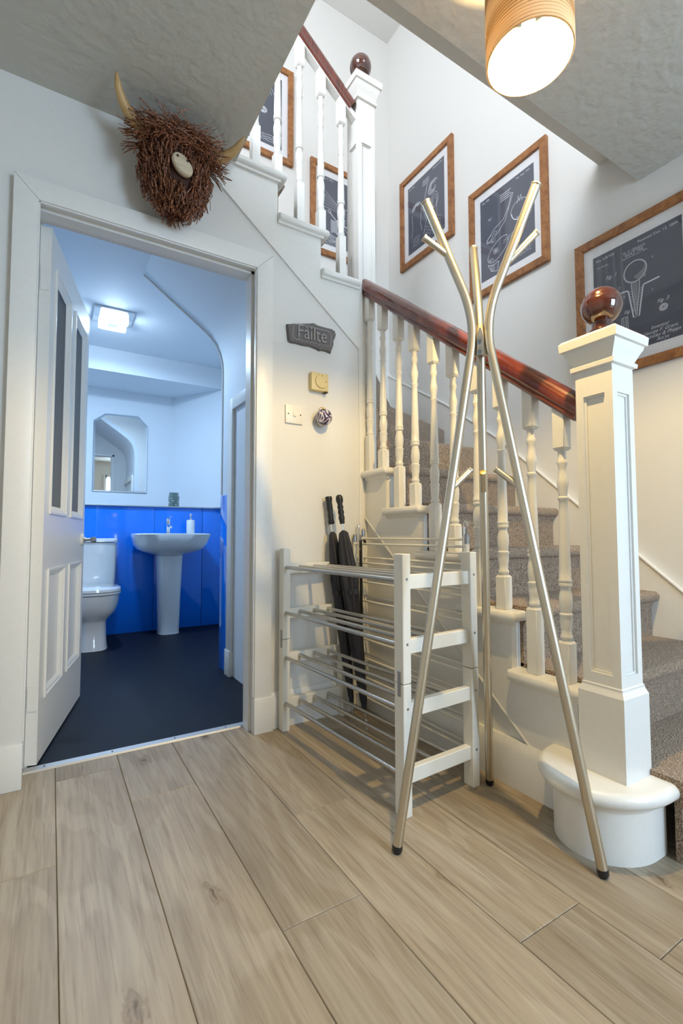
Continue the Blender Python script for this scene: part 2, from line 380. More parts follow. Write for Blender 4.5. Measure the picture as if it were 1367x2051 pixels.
def sphere(bm, c, r, su=20, sv=12, sc=(1, 1, 1)):
    prof = [(max(1e-4, r * math.sin(PI * i / sv)), -r * math.cos(PI * i / sv)) for i in range(sv + 1)]
    b2 = BM(); lathe(b2, prof, (0, 0, 0), su, True)
    for v in b2.verts: v.co = Vector((v.co.x * sc[0] + c[0], v.co.y * sc[1] + c[1], v.co.z * sc[2] + c[2]))
    join(bm, b2); return bm
def join(bm, b2, mx=None):
    if mx is not None: b2.transform(mx)
    vm = {v: bm.verts.new(v.co) for v in b2.verts}
    for f in b2.faces:
        try:
            nf = bm.faces.new([vm[v] for v in f.verts]); nf.material_index = f.material_index
        except ValueError: pass
    b2.free(); return bm
def loft(bm, rings, cap=True):
    R = [[bm.verts.new(p) for p in r] for r in rings]; n = len(R[0])
    for a, b in zip(R, R[1:]):
        for i in range(n): bm.faces.new((a[i], a[(i + 1) % n], b[(i + 1) % n], b[i]))
    if cap: bm.faces.new(R[0][::-1]); bm.faces.new(R[-1])
    return bm
def superell(cx, cy, z, a, b, n=28, p=2.6):
    out = []
    for i in range(n):
        t = 2 * PI * i / n; c, s = math.cos(t), math.sin(t)
        out.append((cx + a * math.copysign(abs(c) ** (2 / p), c), cy + b * math.copysign(abs(s) ** (2 / p), s), z))
    return out
def textmesh(body, size, align='CENTER'):
    cu = bpy.data.curves.new('text', 'FONT'); cu.body = body; cu.size = size; cu.align_x = align; cu.align_y = 'CENTER'
    cu.resolution_u = 3
    o = bpy.data.objects.new('text', cu); link(o)
    dg = bpy.context.evaluated_depsgraph_get(); me = bpy.data.meshes.new_from_object(o.evaluated_get(dg))
    bm = BM(); bm.from_mesh(me); bpy.data.objects.remove(o); bpy.data.curves.remove(cu); bpy.data.meshes.remove(me)
    return bm

# ------------------------------------------------------------------ the setting
XW, YF, YD, ZC, ZU = 2.246, 2.946, 1.945, 2.442, 4.85
RISE, GO, R3 = 0.191, 0.2313, 1.08          # stair rise, going, riser of step 3
def ry(k): return R3 + GO * (k - 3)          # riser plane of step k (lower flight)
def rx(k): return 1.295 - 0.225 * (k - 11)   # riser plane of step k (upper flight)

# floor: sub-floor plus every plank
fl = struct('floor', boxb(-0.95, XW, -1.7, 2.02, -0.06, -0.014), 'gap', label='pale oak plank floor of the hallway')
P0, PW, PL = 0.0328, 0.2005, 1.285
known = {-1: 1.43, 1: 1.641, 3: 1.308, 4: 0.671, 5: 0.503, 0: 0.62, 2: 0.95, 6: 1.15}
for k in range(-5, 12):
    x0, x1 = P0 + k * PW, P0 + (k + 1) * PW
    x0, x1 = max(x0, -0.948), min(x1, XW)
    j = known.get(k, (0.37 * k * k + 0.29 * k) % PL)
    while j > -1.7: j -= PL
    y = j
    while y < 2.02:
        a, b = max(y, -1.7), min(y + PL, 2.018); y += PL
        if b - a < 0.02: continue
        bm = boxb(x0 + 0.0006, x1 - 0.0006, a + 0.0006, b - 0.0006, -0.014, 0.0)
        es = [e for e in bm.edges if all(v.co.z > -0.001 for v in e.verts)]
        bmesh.ops.bevel(bm, geom=es, offset=0.0016, segments=1, affect='EDGES', profile=0.5)
        c = Vector(((x0 + x1) / 2, (a + b) / 2, 0)); bm.transform(Matrix.Translation(-c))
        o = obj('plank', bm, 'floor', smooth=False); o.parent = fl; o.location = c
struct('floor_bathroom', boxb(-0.5, 1.5, 2.057, 4.9, -0.05, 0.002), 'navy', label='dark navy vinyl floor of the toilet room')
bm = BM(); prism(bm, [(2.017, 0.0), (2.022, 0.006), (2.052, 0.008), (2.06, 0.0)], 'x', -0.064, 0.741)
th = struct('trim_1', bm, 'alu', label='aluminium threshold strip in the doorway')
for x in (0.0, 0.22, 0.45, 0.66): obj('screw', lathe(BM(), [(0.003, 0.006), (0.003, 0.0085)], (x, 2.037, 0), 8), 'dark', th)

# hall wall with the doorway (stepped along the upper flight)
bm = BM()
prism(bm, [(-0.95, 0), (-0.094, 0), (-0.094, 2.03), (0.772, 2.03), (0.772, 0), (1.29, 0), (1.29, 2.06), (rx(12), 2.06), (rx(12), 2.25),
           (rx(13), 2.25), (rx(13), 2.44), (0.62, 2.44), (0.62, 2.64), (-0.95, 2.64)], 'y', YD, 2.055)
struct('wall_front', bm, 'wall', smooth=False, label='pale wall with the toilet doorway')
struct('wall_right', boxb(XW, XW + 0.06, -1.76, YF + 0.05, 0, ZU), 'wall', smooth=False, label='pale stair wall hung with pictures')
bm = BM()
soff = [(0.440, 2.402), (0.59, 2.296), (0.775, 2.166), (0.845, 2.112), (0.888, 2.062), (0.914, 2.005), (0.928, 1.945), (0.932, 1.88)]
prism(bm, [(-0.95, 2.425), (0.44, 2.425)] + [(x + 0.015, z + 0.014) for x, z in soff[1:]] + [(0.947, 0), (XW + 0.06, 0), (XW + 0.06, ZU), (-0.95, ZU)], 'y', YF, YF + 0.05)
struct('wall_far', bm, 'wall', smooth=False, label='far wall of the stairwell')
struct('wall_left', boxb(-1.0, -0.95, -1.76, YF, 0, ZU), 'wall', smooth=False)
struct('wall_back', boxb(-0.95, XW, -1.76, -1.7, 0, ZU), 'wall', smooth=False)
bm = BM()
box(bm, -0.95, 0.6405, -1.7, YD, ZC, 2.64); box(bm, 0.6405, XW, -1.7, 1.071, ZC, 2.64)
struct('ceiling', bm, 'ceil', smooth=False, label='textured hall ceiling around the stair opening')
bm = BM(); box(bm, -0.95, 0.662, -1.7, YD + 0.02, 2.64, 2.672); box(bm, 0.662, XW, -1.7, 1.249, 2.64, 2.672)
struct('floor_landing', bm, 'trim', smooth=False)
struct('ceiling_upper', boxb(-0.95, XW, -1.7, YF, ZU, ZU + 0.05), 'wall', smooth=False)

# glazing that brings the daylight in (behind the lens and upstairs)
def window(n, cx, cy, cz, w, hgt, axis):
    bm = BM()
    for s in (-1, 1):
        if axis == 'y':
            box(bm, cx + s * w / 2 - 0.03, cx + s * w / 2 + 0.03, cy - 0.02, cy + 0.02, cz - hgt / 2 - 0.03, cz + hgt / 2 + 0.03)
            box(bm, cx - w / 2, cx + w / 2, cy - 0.02, cy + 0.02, cz + s * hgt / 2 - 0.03, cz + s * hgt / 2 + 0.03)
        else:
            box(bm, cx - 0.02, cx + 0.02, cy + s * w / 2 - 0.03, cy + s * w / 2 + 0.03, cz - hgt / 2 - 0.03, cz + hgt / 2 + 0.03)
            box(bm, cx - 0.02, cx + 0.02, cy - w / 2, cy + w / 2, cz + s * hgt / 2 - 0.03, cz + s * hgt / 2 + 0.03)
    o = struct('window_%d' % n, bm, 'gloss', smooth=False)
    d = 0.012
    pb = boxb(cx - w / 2, cx + w / 2, cy - d, cy - d + 0.004, cz - hgt / 2, cz + hgt / 2) if axis == 'y' else boxb(cx - d, cx - d + 0.004, cy - w / 2, cy + w / 2, cz - hgt / 2, cz + hgt / 2)
    obj('pane', pb, M['skyglass'], o, smooth=False)
M['skyglass'] = emit('daylit_glass', (0.80, 0.90, 1.0), 1.5)
window(1, 1.45, -1.68, 1.2, 0.95, 1.85, 'y')
window(2, -0.93, 0.75, 3.9, 1.15, 1.25, 'x')
window(3, 1.2, -1.68, 3.9, 1.25, 1.25, 'y')

# door lining, casing and plinth blocks
XA, XB = -0.0638, 0.7409
bm = BM()
box(bm, XA - 0.03, XA - 0.004, 1.915, 2.057, 0, 2.03); box(bm, XB + 0.004, XB + 0.03, 1.915, 2.057, 0, 2.03); box(bm, XA - 0.03, XB + 0.03, 1.915, 2.057, 2.004, 2.03)
box(bm, XA - 0.034, XA - 0.002, 2.030, 2.064, 0, 2.02); box(bm, XA - 0.034, XA + 0.012, 2.068, 2.092, 0, 2.02); box(bm, XB - 0.010, XB + 0.006, 1.96, 2.02, 0, 2.004); box(bm, XA - 0.005, XB + 0.005, 1.96, 2.015, 1.992, 2.006)
struct('trim_2', bm, 'trim', smooth=False, label='white door lining and stop')
def casing(name, pts):
    bm = BM(); prism(bm, pts, 'y', 1.910, YD)
    bmesh.ops.bevel(bm, geom=[e for e in bm.edges if all(abs(v.co.y - 1.91) < 1e-4 for v in e.verts)], offset=0.003, segments=2, affect='EDGES', profile=0.5)
    return bm
W = 0.0751
o = struct('trim_3', casing('c', [(XA - W, 0.14), (XA, 0.14), (XA, 2.0), (XA - W, 2.0 + W)]), 'trim', label='white door casing round the toilet doorway')
obj('casing', casing('c', [(XB, 0.14), (XB + W, 0.14), (XB + W, 2.0 + W), (XB, 2.0)]), 'trim', o)
obj('casing', casing('c', [(XA - W, 2.0 + W), (XA, 2.0), (XB, 2.0), (XB + W, 2.0 + W)]), 'trim', o)
bm = BM()
box(bm, XA - 0.002, XA + 0.004, 1.919, 1.931, 0.15, 2.0); box(bm, XB - 0.004, XB + 0.002, 1.919, 1.931, 0.15, 2.0); box(bm, XA, XB, 1.919, 1.931, 1.996, 2.002)
obj('bead', bm, 'trim', o)
obj('plinth_block', boxb(XA - 0.083, XA + 0.002, 1.904, YD, 0, 0.146, bev=0.003), 'trim', o)
obj('plinth_block', boxb(XB - 0.002, XB + 0.083, 1.904, YD, 0, 0.146, bev=0.003), 'trim', o)

# skirting boards
def skirt(bm, x0, x1, yf, yb, h=0.15): prism(bm, [(yf, 0), (yf, h - 0.03), (yf + (yb - yf) * 0.35, h - 0.012), (yf + (yb - yf) * 0.6, h), (yb, h), (yb, 0)], 'x', x0, x1)
bm = BM(); skirt(bm, XB + 0.083, 1.315, 1.925, YD); struct('baseboard_front', bm, 'trim')
bm = BM(); skirt(bm, -0.95, XA - 0.083, 1.925, YD); struct('baseboard_left', bm, 'trim')
bm = BM(); prism(bm, [(1.312, 0), (1.312, 0.12), (1.319, 0.138), (1.326, 0.15), (1.345, 0.15), (1.345, 0)], 'y', 0.895, 1.93)
struct('baseboard_stairs', bm, 'trim', label='white skirting below the stair string')

# ------------------------------------------------------------------ toilet room shell
struct('wall_bath_left', boxb(-0.5, -0.45, 2.055, 4.94, 0, 2.45), 'bathwall', smooth=False)
struct('wall_bath_back', boxb(-0.45, 1.5, 4.89, 4.94, 0, 2.45), 'bathwall', smooth=False, label='pale blue-lit back wall of the toilet room')
bm = BM(); prism(bm, [(1.02, 4.89), (1.36, 4.335), (1.5, 4.335), (1.5, 4.89)], 'z', 1.095, 2.402)
struct('wall_bath_corner', bm, 'bathwall', smooth=False)
struct('wall_bath_right', boxb(1.5, 1.55, 2.996, 4.94, 0, 2.45), 'bathwall', smooth=False)
struct('ceiling_bath', prism(BM(), [(-0.45, 2.055), (0.46, 2.055), (0.46, 2.99), (1.5, 2.99), (1.5, 4.94), (-0.45, 4.94)], 'z', 2.402, 2.42), 'bathwall', smooth=False, label='pale ceiling of the toilet room')
struct('wall_bath_bulkhead', boxb(-0.45, 1.36, 4.347, 4.89, 2.21, 2.402), 'bathwall', smooth=False, label='boxed-in bulkhead above the mirror')
# enclosure under the upper flight: wall, curved shoulder and sloping soffit
off = [(x + 0.03, z + 0.028) for x, z in soff]
bm = BM(); prism(bm, soff + [(0.932, 0), (0.962, 0)] + off[::-1], 'y', 2.055, 2.997)
struct('wall_understairs', bm, 'bathwall', label='sloping soffit and wall under the upper stairs')
bm = BM()
path = [(x - 0.003, 2.994, z - 0.003) for x, z in soff] + [(0.929, 2.994, 1.09)]
tube(bm, path, 0.006, 8); struct('trim_4', bm, 'trim')
# dado of blue acrylic panels with a ledge
lg = struct('trim_5', boxb(-0.45, 1.46, 4.43, 4.89, 1.085, 1.097, bev=0.003), 'alu', label='thin silver capped ledge above the blue panels')
bp_ = struct('wall_bath_panels', boxb(-0.45, 1.5, 4.456, 4.48, 0, 1.085), 'navy', label='glossy blue acrylic wall panels')
for a, b in ((-0.45, 0.179), (0.181, 0.779), (0.781, 1.199), (1.203, 1.48)):
    obj('panel', boxb(a, b, 4.45, 4.456, 0.003, 1.085, bev=0.001), 'blue', bp_)
obj('panel', boxb(0.924, 0.932, 2.835, 3.0, 0.003, 1.082, bev=0.001), 'blue', bp_)
# low cupboard door under the stairs with its casing
d2 = struct('door_2', boxb(0.936, 0.95, 2.10, 2.752, 0.01, 1.60), 'trim', label='low white cupboard door under the stairs')
bm = BM(); box(bm, 0.912, 0.932, 2.752, 2.835, 0.15, 1.66, bev=0.004); box(bm, 0.912, 0.932, 2.06, 2.752, 1.59, 1.66, bev=0.004)
obj('casing', bm, 'trim', d2)
obj('plinth_block', boxb(0.906, 0.932, 2.75, 2.838, 0, 0.15, bev=0.003), 'trim', d2)
for z in (0.93, 0.78): obj('latch', boxb(0.926, 0.938, 2.55, 2.562, z, z + 0.03, bev=0.002), 'dark', d2)

# open panelled door to the toilet room
H = Vector((-0.024, 2.055, 0)); Fv = Vector((0.148, 2.82, 0)); ang = math.atan2(Fv.y - H.y, Fv.x - H.x)
d1 = bpy.data.objects.new('door_1', None); link(d1); d1.location = H; d1.rotation_euler = (0, 0, ang); d1['kind'] = 'structure'
d1['label'] = 'white panelled door standing open into the toilet room'
MW['door_1'] = Matrix.Translation(H) @ Matrix.Rotation(ang, 4, 'Z')
DWID, DT, DH = 0.782, 0.038, 1.995            # local: x along leaf, -y is the visible face, leaf body at +y
PX = [(0.085, 0.335), (0.445, 0.695)]; PZ = [(0.235, 0.69), (0.925, 1.86)]
bm = BM()
def cell(x0, x1, z0, z1): box(bm, x0, x1, 0, DT, z0, z1)
cell(0, PX[0][0], 0.01, DH); cell(PX[0][1], PX[1][0], 0.01, DH); cell(PX[1][1], DWID, 0.01, DH)
for a, b in PX:
    cell(a, b, 0.01, PZ[0][0]); cell(a, b, PZ[0][1], PZ[1][0]); cell(a, b, PZ[1][1], DH)
obj('door_leaf', bm, 'gloss', d1, local=True, smooth=False)
def moulding(x0, x1, z0, z1, w=0.028, t=0.006):
    bm = BM()
    prof = [(0, 0), (0, -t), (0.008, -t), (0.012, -0.001), (0.018, 0.0), (w, 0.012), (w, 0.014)]
    ring = []
    for d, y in prof:
        ring.append([(x0 + d, y, z0 + d), (x1 - d, y, z0 + d), (x1 - d, y, z1 - d), (x0 + d, y, z1 - d)])
    return loft(bm, ring, cap=False)
for a, b in PX:
    p = obj('panel', boxb(a, b, 0.013, 0.025, *PZ[0]), 'gloss', d1, local=True, smooth=False)
    obj('moulding', moulding(a - 0.012, b + 0.012, PZ[0][0] - 0.012, PZ[0][1] + 0.012), 'gloss', p, local=True, smooth=False)
    p = obj('pane', boxb(a, b, 0.013, 0.02, *PZ[1]), 'reed', d1, local=True, smooth=False)
    obj('moulding', moulding(a - 0.012, b + 0.012, PZ[1][0] - 0.012, PZ[1][1] + 0.012, 0.034), 'gloss', p, local=True, smooth=False)
bm = BM(); lathe(bm, [(0.030, 0.0), (0.030, -0.006), (0.024, -0.010)], (0.72, 0, 0.81), 20, axis='y'); 
hd = obj('door_handle', bm, 'plastic', d1, local=True)
bm = BM(); lathe(bm, [(0.010, 0.0), (0.010, -0.012), (0.007, -0.02), (0.007, -0.034), (0.013, -0.04), (0.016, -0.052), (0.011, -0.060)], (0.72, -0.006, 0.81), 14, axis='y')
obj('knob', bm, 'greymetal', hd, local=True)
bm = BM(); box(bm, DWID, DWID + 0.003, 0.008, 0.032, 0.76, 0.86)
obj('lock_plate', bm, 'dark', d1, local=True)
for z in (0.2, 1.75): obj('hinge', boxb(-0.004, 0.0, 0.004, 0.034, z, z + 0.09), 'gloss', d1, local=True)

# ------------------------------------------------------------------ staircase
st = thing('staircase', 'white painted quarter-turn staircase with bullnose bottom step', 'staircase', (1.33, 0.65, 0))
XS = 1.33
# lower string with step profile and diagonal lower edge
pts = [(ry(2), 0.156), (1.025, 0.156), (1.938, 0.909), (1.99, 0.95), (1.99, 6 * RISE - 0.03)]
pts = [(ry(1) + 0.2, 0.14), (1.008, 0.14), (1.99, 0.95), (1.99, 6 * RISE - 0.03)]
for k in range(6, 1, -1):
    pts += [(ry(k), k * RISE - 0.03), (ry(k), (k - 1) * RISE - 0.03)]
pts = pts[:-1] + [(ry(2), 0.14)] if False else pts[:-1] + [(ry(2), 0.14)]
pts = pts[1:]
obj('string_board', prism(BM(), pts, 'x', XS, XS + 0.036), 'gloss', st, smooth=False)
obj('spandrel_panel', prism(BM(), [(0.86, 0.0), (1.99, 0.0), (1.99, 1.0), (0.9, 0.2)], 'x', XS + 0.012, XS + 0.03), 'gloss', st, smooth=False)
bm = BM(); tube(bm, [(XS + 0.004, 1.008, 0.14), (XS + 0.004, 1.96, 0.925)], 0.007, 8); obj('bead', bm, 'gloss', st)
bm = BM(); tube(bm, [(XS + 0.012, 1.032, 0.14), (XS + 0.012, 1.96, 0.905)], 0.004, 6); obj('bead', bm, 'gloss', st)
# bullnose bottom step
def ell(cx, cy, a, b, xr, n=26):
    p = [(xr, cy - b)]
    for i in range(n + 1):
        t = -PI / 2 - PI * i / n; p.append((cx + a * math.cos(t), cy + b * math.sin(t)))
    p.append((xr, cy + b)); return p
obj('curved_riser', prism(BM(), ell(1.335, 0.775, 0.148, 0.128, 1.385), 'z', 0.0, 0.158), 'gloss', st, angle=50)
def bull(o_, z0, z1):
    rings = []; r = (z1 - z0) / 2
    for t in range(11):
        a = -PI / 2 + PI * t / 10; d = o_ - r + r * math.cos(a)
        rings.append([(x, y, (z0 + z1) / 2 + r * math.sin(a)) for x, y in ell(1.335, 0.775, 0.148 + d, 0.128 + d, 1.385)])
    return loft(BM(), rings)
obj('bullnose_tread', bull(0.040, 0.151, 0.191), 'gloss', st, angle=50)
obj('cove', loft(BM(), [[(x, y, z) for x, y in ell(1.335, 0.775, 0.148 + d, 0.128 + d, 1.383)] for d, z in ((0.001, 0.128), (0.004, 0.138), (0.012, 0.148), (0.02, 0.153))]), 'gloss', st, angle=60)
# treads and risers of the lower flight
for k in range(2, 7):
    z = k * RISE; y0, y1 = ry(k) - 0.034, ry(k + 1)
    if k == 6: y1 = 1.99
    bm = boxb(1.296, 1.372, y0, y1 + (0.0 if k == 6 else 0.0), z - 0.034, z)
    es = [e for e in bm.edges if (abs(e.verts[0].co.x - 1.296) < 1e-4 and abs(e.verts[1].co.x - 1.296) < 1e-4) or (abs(e.verts[0].co.y - y0) < 1e-4 and abs(e.verts[1].co.y - y0) < 1e-4)]
    bmesh.ops.bevel(bm, geom=es, offset=0.0155, segments=5, affect='EDGES', profile=0.5)
    obj('tread', bm, 'gloss', st, angle=50)
    obj('cove', prism(BM(), [(1.318, z - 0.033), (1.322, z - 0.040), (1.329, z - 0.050), (1.34, z - 0.050), (1.34, z - 0.033)], 'y', ry(k) - 0.01, y1 - 0.004), 'gloss', st)
    obj('riser', boxb(XS + 0.034, 2.22, ry(k), ry(k) + 0.02, z - RISE - 0.03, z - 0.03), 'gloss', st, smooth=False)
# upper string on the doorway wall, with white tread ends
pts = [(0.56, 2.345), (1.29, 1.755), (1.29, 2.07), (rx(12), 2.07), (rx(12), 2.26), (rx(13), 2.26), (rx(13), 2.452), (0.60, 2.452), (0.56, 2.44)]
obj('string_board', prism(BM(), pts, 'y', 1.935, 1.975), 'gloss', st, smooth=False)
for k in (11, 12, 13):
    z = k * RISE; x1 = rx(k) + 0.04 if k > 11 else 1.292; x0 = rx(k + 1)
    bm = boxb(x0, x1, 1.905, 2.01, z - 0.032, z)
    es = [e for e in bm.edges if all(abs(v.co.y - 1.905) < 1e-4 for v in e.verts) or all(abs(v.co.x - x1) < 1e-4 for v in e.verts)]
    bmesh.ops.bevel(bm, geom=es, offset=0.0155, segments=5, affect='EDGES', profile=0.5)
    obj('tread', bm, 'gloss', st, angle=50)
    obj('cove', boxb(x0, rx(k) + (0.01 if k > 11 else -0.01), 1.922, 1.96, z - 0.044, z - 0.032), 'gloss', st, smooth=False)
# sloping string along the picture wall
top = [(0.45, 0.175), (0.945, 0.595), (1.371, 0.962), (1.864, 1.39), (2.3, 1.70), (2.73, 1.957), (YF, 2.09)]
pts = [(y, z) for y, z in top] + [(YF, 1.2), (1.9, 0.75), (0.75, 0.0), (0.45, 0.0)]
ws = obj('wall_string', prism(BM(), pts, 'x', 2.224, XW), 'gloss', st, smooth=False)
bm = BM()
for (a, b), (c, d) in zip(top, top[1:]): tube(bm, [(2.224, a, b), (2.224, c, d)], 0.008, 8)
obj('bead', bm, 'gloss', st)
obj('wall_string', prism(BM(), [(XW, 2.09), (1.75, 2.25), (1.3, 2.28), (0.62, 2.80), (0.62, 2.5), (1.3, 1.9), (XW, 1.6)], 'y', 2.924, YF), 'gloss', st, smooth=False)

# carpet: one part for each step
cp = thing('stair_carpet', 'brown twist-pile carpet running up the stairs', 'carpet', (1.8, 0.65, 0))
T = 0.013
def stepprof(k, r=0.022, T=T):
    """carpet profile (run, height) of step k, run increasing with the climb; front of riser at 0"""
    z = k * RISE; f = -0.034 - T
    p = [(-T, z - RISE + T * 0.4), (-T, z - 0.055)]
    for i in range(9):
        t = -PI * 0.5 + PI * i / 8
        p.append((f + r - r * math.cos(t) , z + T - r + r * math.sin(t)))
    return p
for k in range(1, 7):
    z = k * RISE; run = GO if k < 6 else GO + 0.0
    p = stepprof(k); p += [(run + 0.02, z + T), (run + 0.02, z), (0.004, z), (0.004, z - RISE)]
    x0 = 1.374
    bm = BM(); prism(bm, [(ry(k) + a, b if b > 0.0 else 0.0) for a, b in p], 'x', x0, 2.222)
    obj('carpet_step', bm, 'carpet', cp, angle=50)
PV = Vector((1.36, 2.0)); BX1, BY1 = 2.222, 2.922
def ray_to_box(th):
    c, s = math.cos(th), math.sin(th); t = 1e9
    if c > 1e-6: t = min(t, (BX1 - PV.x) / c)
    if s > 1e-6: t = min(t, (BY1 - PV.y) / s)
    return PV + Vector((c, s)) * t
for i, k in enumerate((7, 8, 9, 10)):
    th = PI / 2 * i / 4; q = ray_to_box(th)
    nrm = Vector((math.sin(th), -math.cos(th))) * 0.04
    pts = [PV + nrm, q + nrm]
    pts = [(min(max(p.x, 1.36), BX1), p.y) for p in pts]
    if q.x > BX1 - 0.001: pts.append((BX1, BY1))
    pts += [(1.3, BY1), (1.3, PV.y + 0.06)]
    bm = BM(); prism(bm, pts, 'z', (k - 1) * RISE - 0.05, k * RISE + T)
    a, b = Vector(pts[0]), Vector(pts[1])
    es = [e for e in bm.edges if all(v.co.z > k * RISE for v in e.verts) and {tuple(round(c, 3) for c in v.co.xy) for v in e.verts} == {tuple(round(c, 3) for c in a), tuple(round(c, 3) for c in b)}]
    if es: bmesh.ops.bevel(bm, geom=es, offset=0.022, segments=5, affect='EDGES', profile=0.5)
    obj('carpet_step', bm, 'carpet', cp, angle=40)
for k in (11, 12, 13):
    z = k * RISE
    p = stepprof(k, 0.022, 0.030); p = [(a, min(b, z + T)) for a, b in p]; p += [(0.245, z + T), (0.245, z), (0.004, z), (0.004, z - RISE)]
    bm = BM(); prism(bm, [(rx(k) - a, b) for a, b in p], 'y', 1.998 if k > 11 else 2.06, 2.922)
    obj('carpet_step', bm, 'carpet', cp, angle=50)

# ------------------------------------------------------------------ newel posts
def sq(cx, cy, z, h): return [(cx - h, cy - h, z), (cx + h, cy - h, z), (cx + h, cy + h, z), (cx - h, cy + h, z)]
def newel(label, cx, cy, half, zb, zplinth, zcap, zcaptop, p0, p1, ballz, ballr, face_dirs):
    t = thing('newel_post', label, 'newel post', (cx, cy, zb))
    bm = BM(); core = half - 0.010; w = 0.022
    box(bm, cx - core, cx + core, cy - core, cy + core, zb, zcap + 0.005)
    for (nx, ny) in ((-1, 0), (0, -1), (1, 0), (0, 1)):
        def strip(a0, a1, z0, z1, c0=core, c1=half):
            if nx: box(bm, *(sorted((cx + nx * c0, cx + nx * c1))), cy + a0, cy + a1, z0, z1)
            else: box(bm, cx + a0, cx + a1, *(sorted((cy + ny * c0, cy + ny * c1))), z0, z1)
        e = half if ny else core
        strip(-e, -half + w, zplinth, zcap); strip(half - w, e, zplinth, zcap)
        strip(-half + w, half - w, p1, zcap); strip(-half + w, half - w, zplinth, p0)
        i = half - w
        strip(-i, -i + 0.006, p0, p1, core, core + 0.004); strip(i - 0.006, i, p0, p1, core, core + 0.004)
        strip(-i + 0.006, i - 0.006, p1 - 0.006, p1, core, core + 0.004); strip(-i + 0.006, i - 0.006, p0, p0 + 0.006, core, core + 0.004)
    obj('shaft', bm, 'gloss', t, smooth=False)
    hp = half + 0.010
    bm = BM(); loft(bm, [sq(cx, cy, zb, hp), sq(cx, cy, zplinth - 0.012, hp), sq(cx, cy, zplinth - 0.006, hp - 0.003), sq(cx, cy, zplinth + 0.004, half + 0.003), sq(cx, cy, zplinth + 0.010, half + 0.003), sq(cx, cy, zplinth + 0.012, half + 0.001)])
    obj('plinth', bm, 'gloss', t, angle=20)
    H_ = zcaptop - zcap
    bm = BM(); loft(bm, [sq(cx, cy, zcap, half), sq(cx, cy, zcap + 0.03 * H_, half + 0.009), sq(cx, cy, zcap + 0.15 * H_, half + 0.010), sq(cx, cy, zcap + 0.2 * H_, half + 0.004),
                         sq(cx, cy, zcap + 0.42 * H_, half + 0.013), sq(cx, cy, zcap + 0.58 * H_, half + 0.021), sq(cx, cy, zcap + 0.66 * H_, half + 0.022), sq(cx, cy, zcap + 0.68 * H_, half + 0.029),
                         sq(cx, cy, zcap + 0.92 * H_, half + 0.031), sq(cx, cy, zcaptop, half + 0.024)])
    obj('cap', bm, 'gloss', t, angle=25)
    r = ballr; z0 = zcaptop; zc = ballz
    prof = [(r * 0.92, z0), (r * 0.92, z0 + 0.006), (r * 0.62, z0 + 0.011), (r * 0.58, z0 + 0.017), (r * 0.66, z0 + 0.021), (r * 0.64, z0 + 0.026), (r * 0.52, z0 + 0.029)]
    a0 = -1.05
    for i in range(25):
        a = a0 + (PI / 2 - a0) * i / 24; rr = r * math.cos(a)
        if 0.22 < a < 0.5 and i % 2: rr -= 0.0022
        prof.append((max(rr, 0.0004), zc + r * math.sin(a)))
    obj('ball_finial', lathe(BM(), prof, (cx, cy, 0), 32), 'ball', t, angle=60)
    return t
newel('white panelled newel post with polished ball at the foot of the stairs', 1.322, 0.740, 0.052, 0.191, 0.415, 1.288, 1.382, 0.456, 1.215, 1.478, 0.0535, None)
newel('white newel post with dark ball at the turn of the stairs', 1.342, 1.992, 0.052, 0.0, 0.06, 3.075, 3.205, 0.4, 2.85, 3.315, 0.058, None)

# ------------------------------------------------------------------ banisters
XBAL, YBAL = 1.345, 1.982
def rail_top(y): return 1.240 + 0.79 * (y - 0.808)
def baluster(t, x, y, zfoot, zrail, s=0.0195):
    bm = BM()
    tb = zrail - 0.125                      # underside of the top block
    L = 0.597; lo = tb - L                  # turned section
    box(bm, x - s, x + s, y - s, y + s, tb, zrail + 0.02, bev=0.0015, seg=1)
    for z in (tb,):
        loft(bm, [sq(x, y, z, s), sq(x, y, z - 0.006, s * 0.8), sq(x, y, z - 0.008, s * 0.7)])
    box(bm, x - s, x + s, y - s, y + s, zfoot, lo, bev=0.0015, seg=1)
    loft(bm, [sq(x, y, lo, s), sq(x, y, lo + 0.006, s * 0.8), sq(x, y, lo + 0.008, s * 0.7)])
    P = [(0.0, .70), (.010, .74), (.018, .92), (.026, .92), (.032, .74), (.05, .80), (.075, .93), (.092, .92), (.096, 1.0), (.103, 1.0), (.107, .80), (.125, .93), (.145, 1.0),
         (.165, .97), (.190, .74), (.198, .74), (.202, .98), (.210, .98), (.213, .86), (.217, .98), (.224, .98), (.228, .86), (.26, .88), (.36, .78), (.47, .66), (.505, .62), (.512, .80),
         (.518, .80), (.522, .60), (.545, .72), (.565, .86), (.580, .84), (.60, .62), (.625, .56), (.640, .78), (.650, .78), (.658, .60), (.675, .62), (.690, .68), (.697, .70)]
    f = L / .697
    lathe(bm, [(s * r, lo + z * f) for z, r in P], (x, y, 0), 14, False)
    return obj('baluster', bm, 'gloss', t, angle=40)
def rail(t, a, b, mat='mahog'):
    """handrail swept from a to b (top centre points), mushroom section"""
    a, b = Vector(a), Vector(b); d = (b - a).normalized(); side = Vector((0, 0, 1)).cross(d).normalized(); up = d.cross(side)
    sec = []
    for i in range(13):
        t_ = PI * (-0.12) + PI * 1.24 * i / 12
        sec.append((0.036 * math.cos(t_), -0.036 + 0.036 * math.sin(t_)))
    sec += [(-0.027, -0.056), (-0.029, -0.064), (-0.024, -0.072), (0.024, -0.072), (0.029, -0.064), (0.027, -0.056)]
    bm = BM(); loft(bm, [[p + side * s_ + up * u_ for s_, u_ in sec] for p in (a, b)])
    return obj('handrail', bm, mat, t, angle=30)
bl = thing('banister', 'lower stair banister with mahogany handrail and cream turned balusters', 'banister', (XBAL, 1.3, 0))
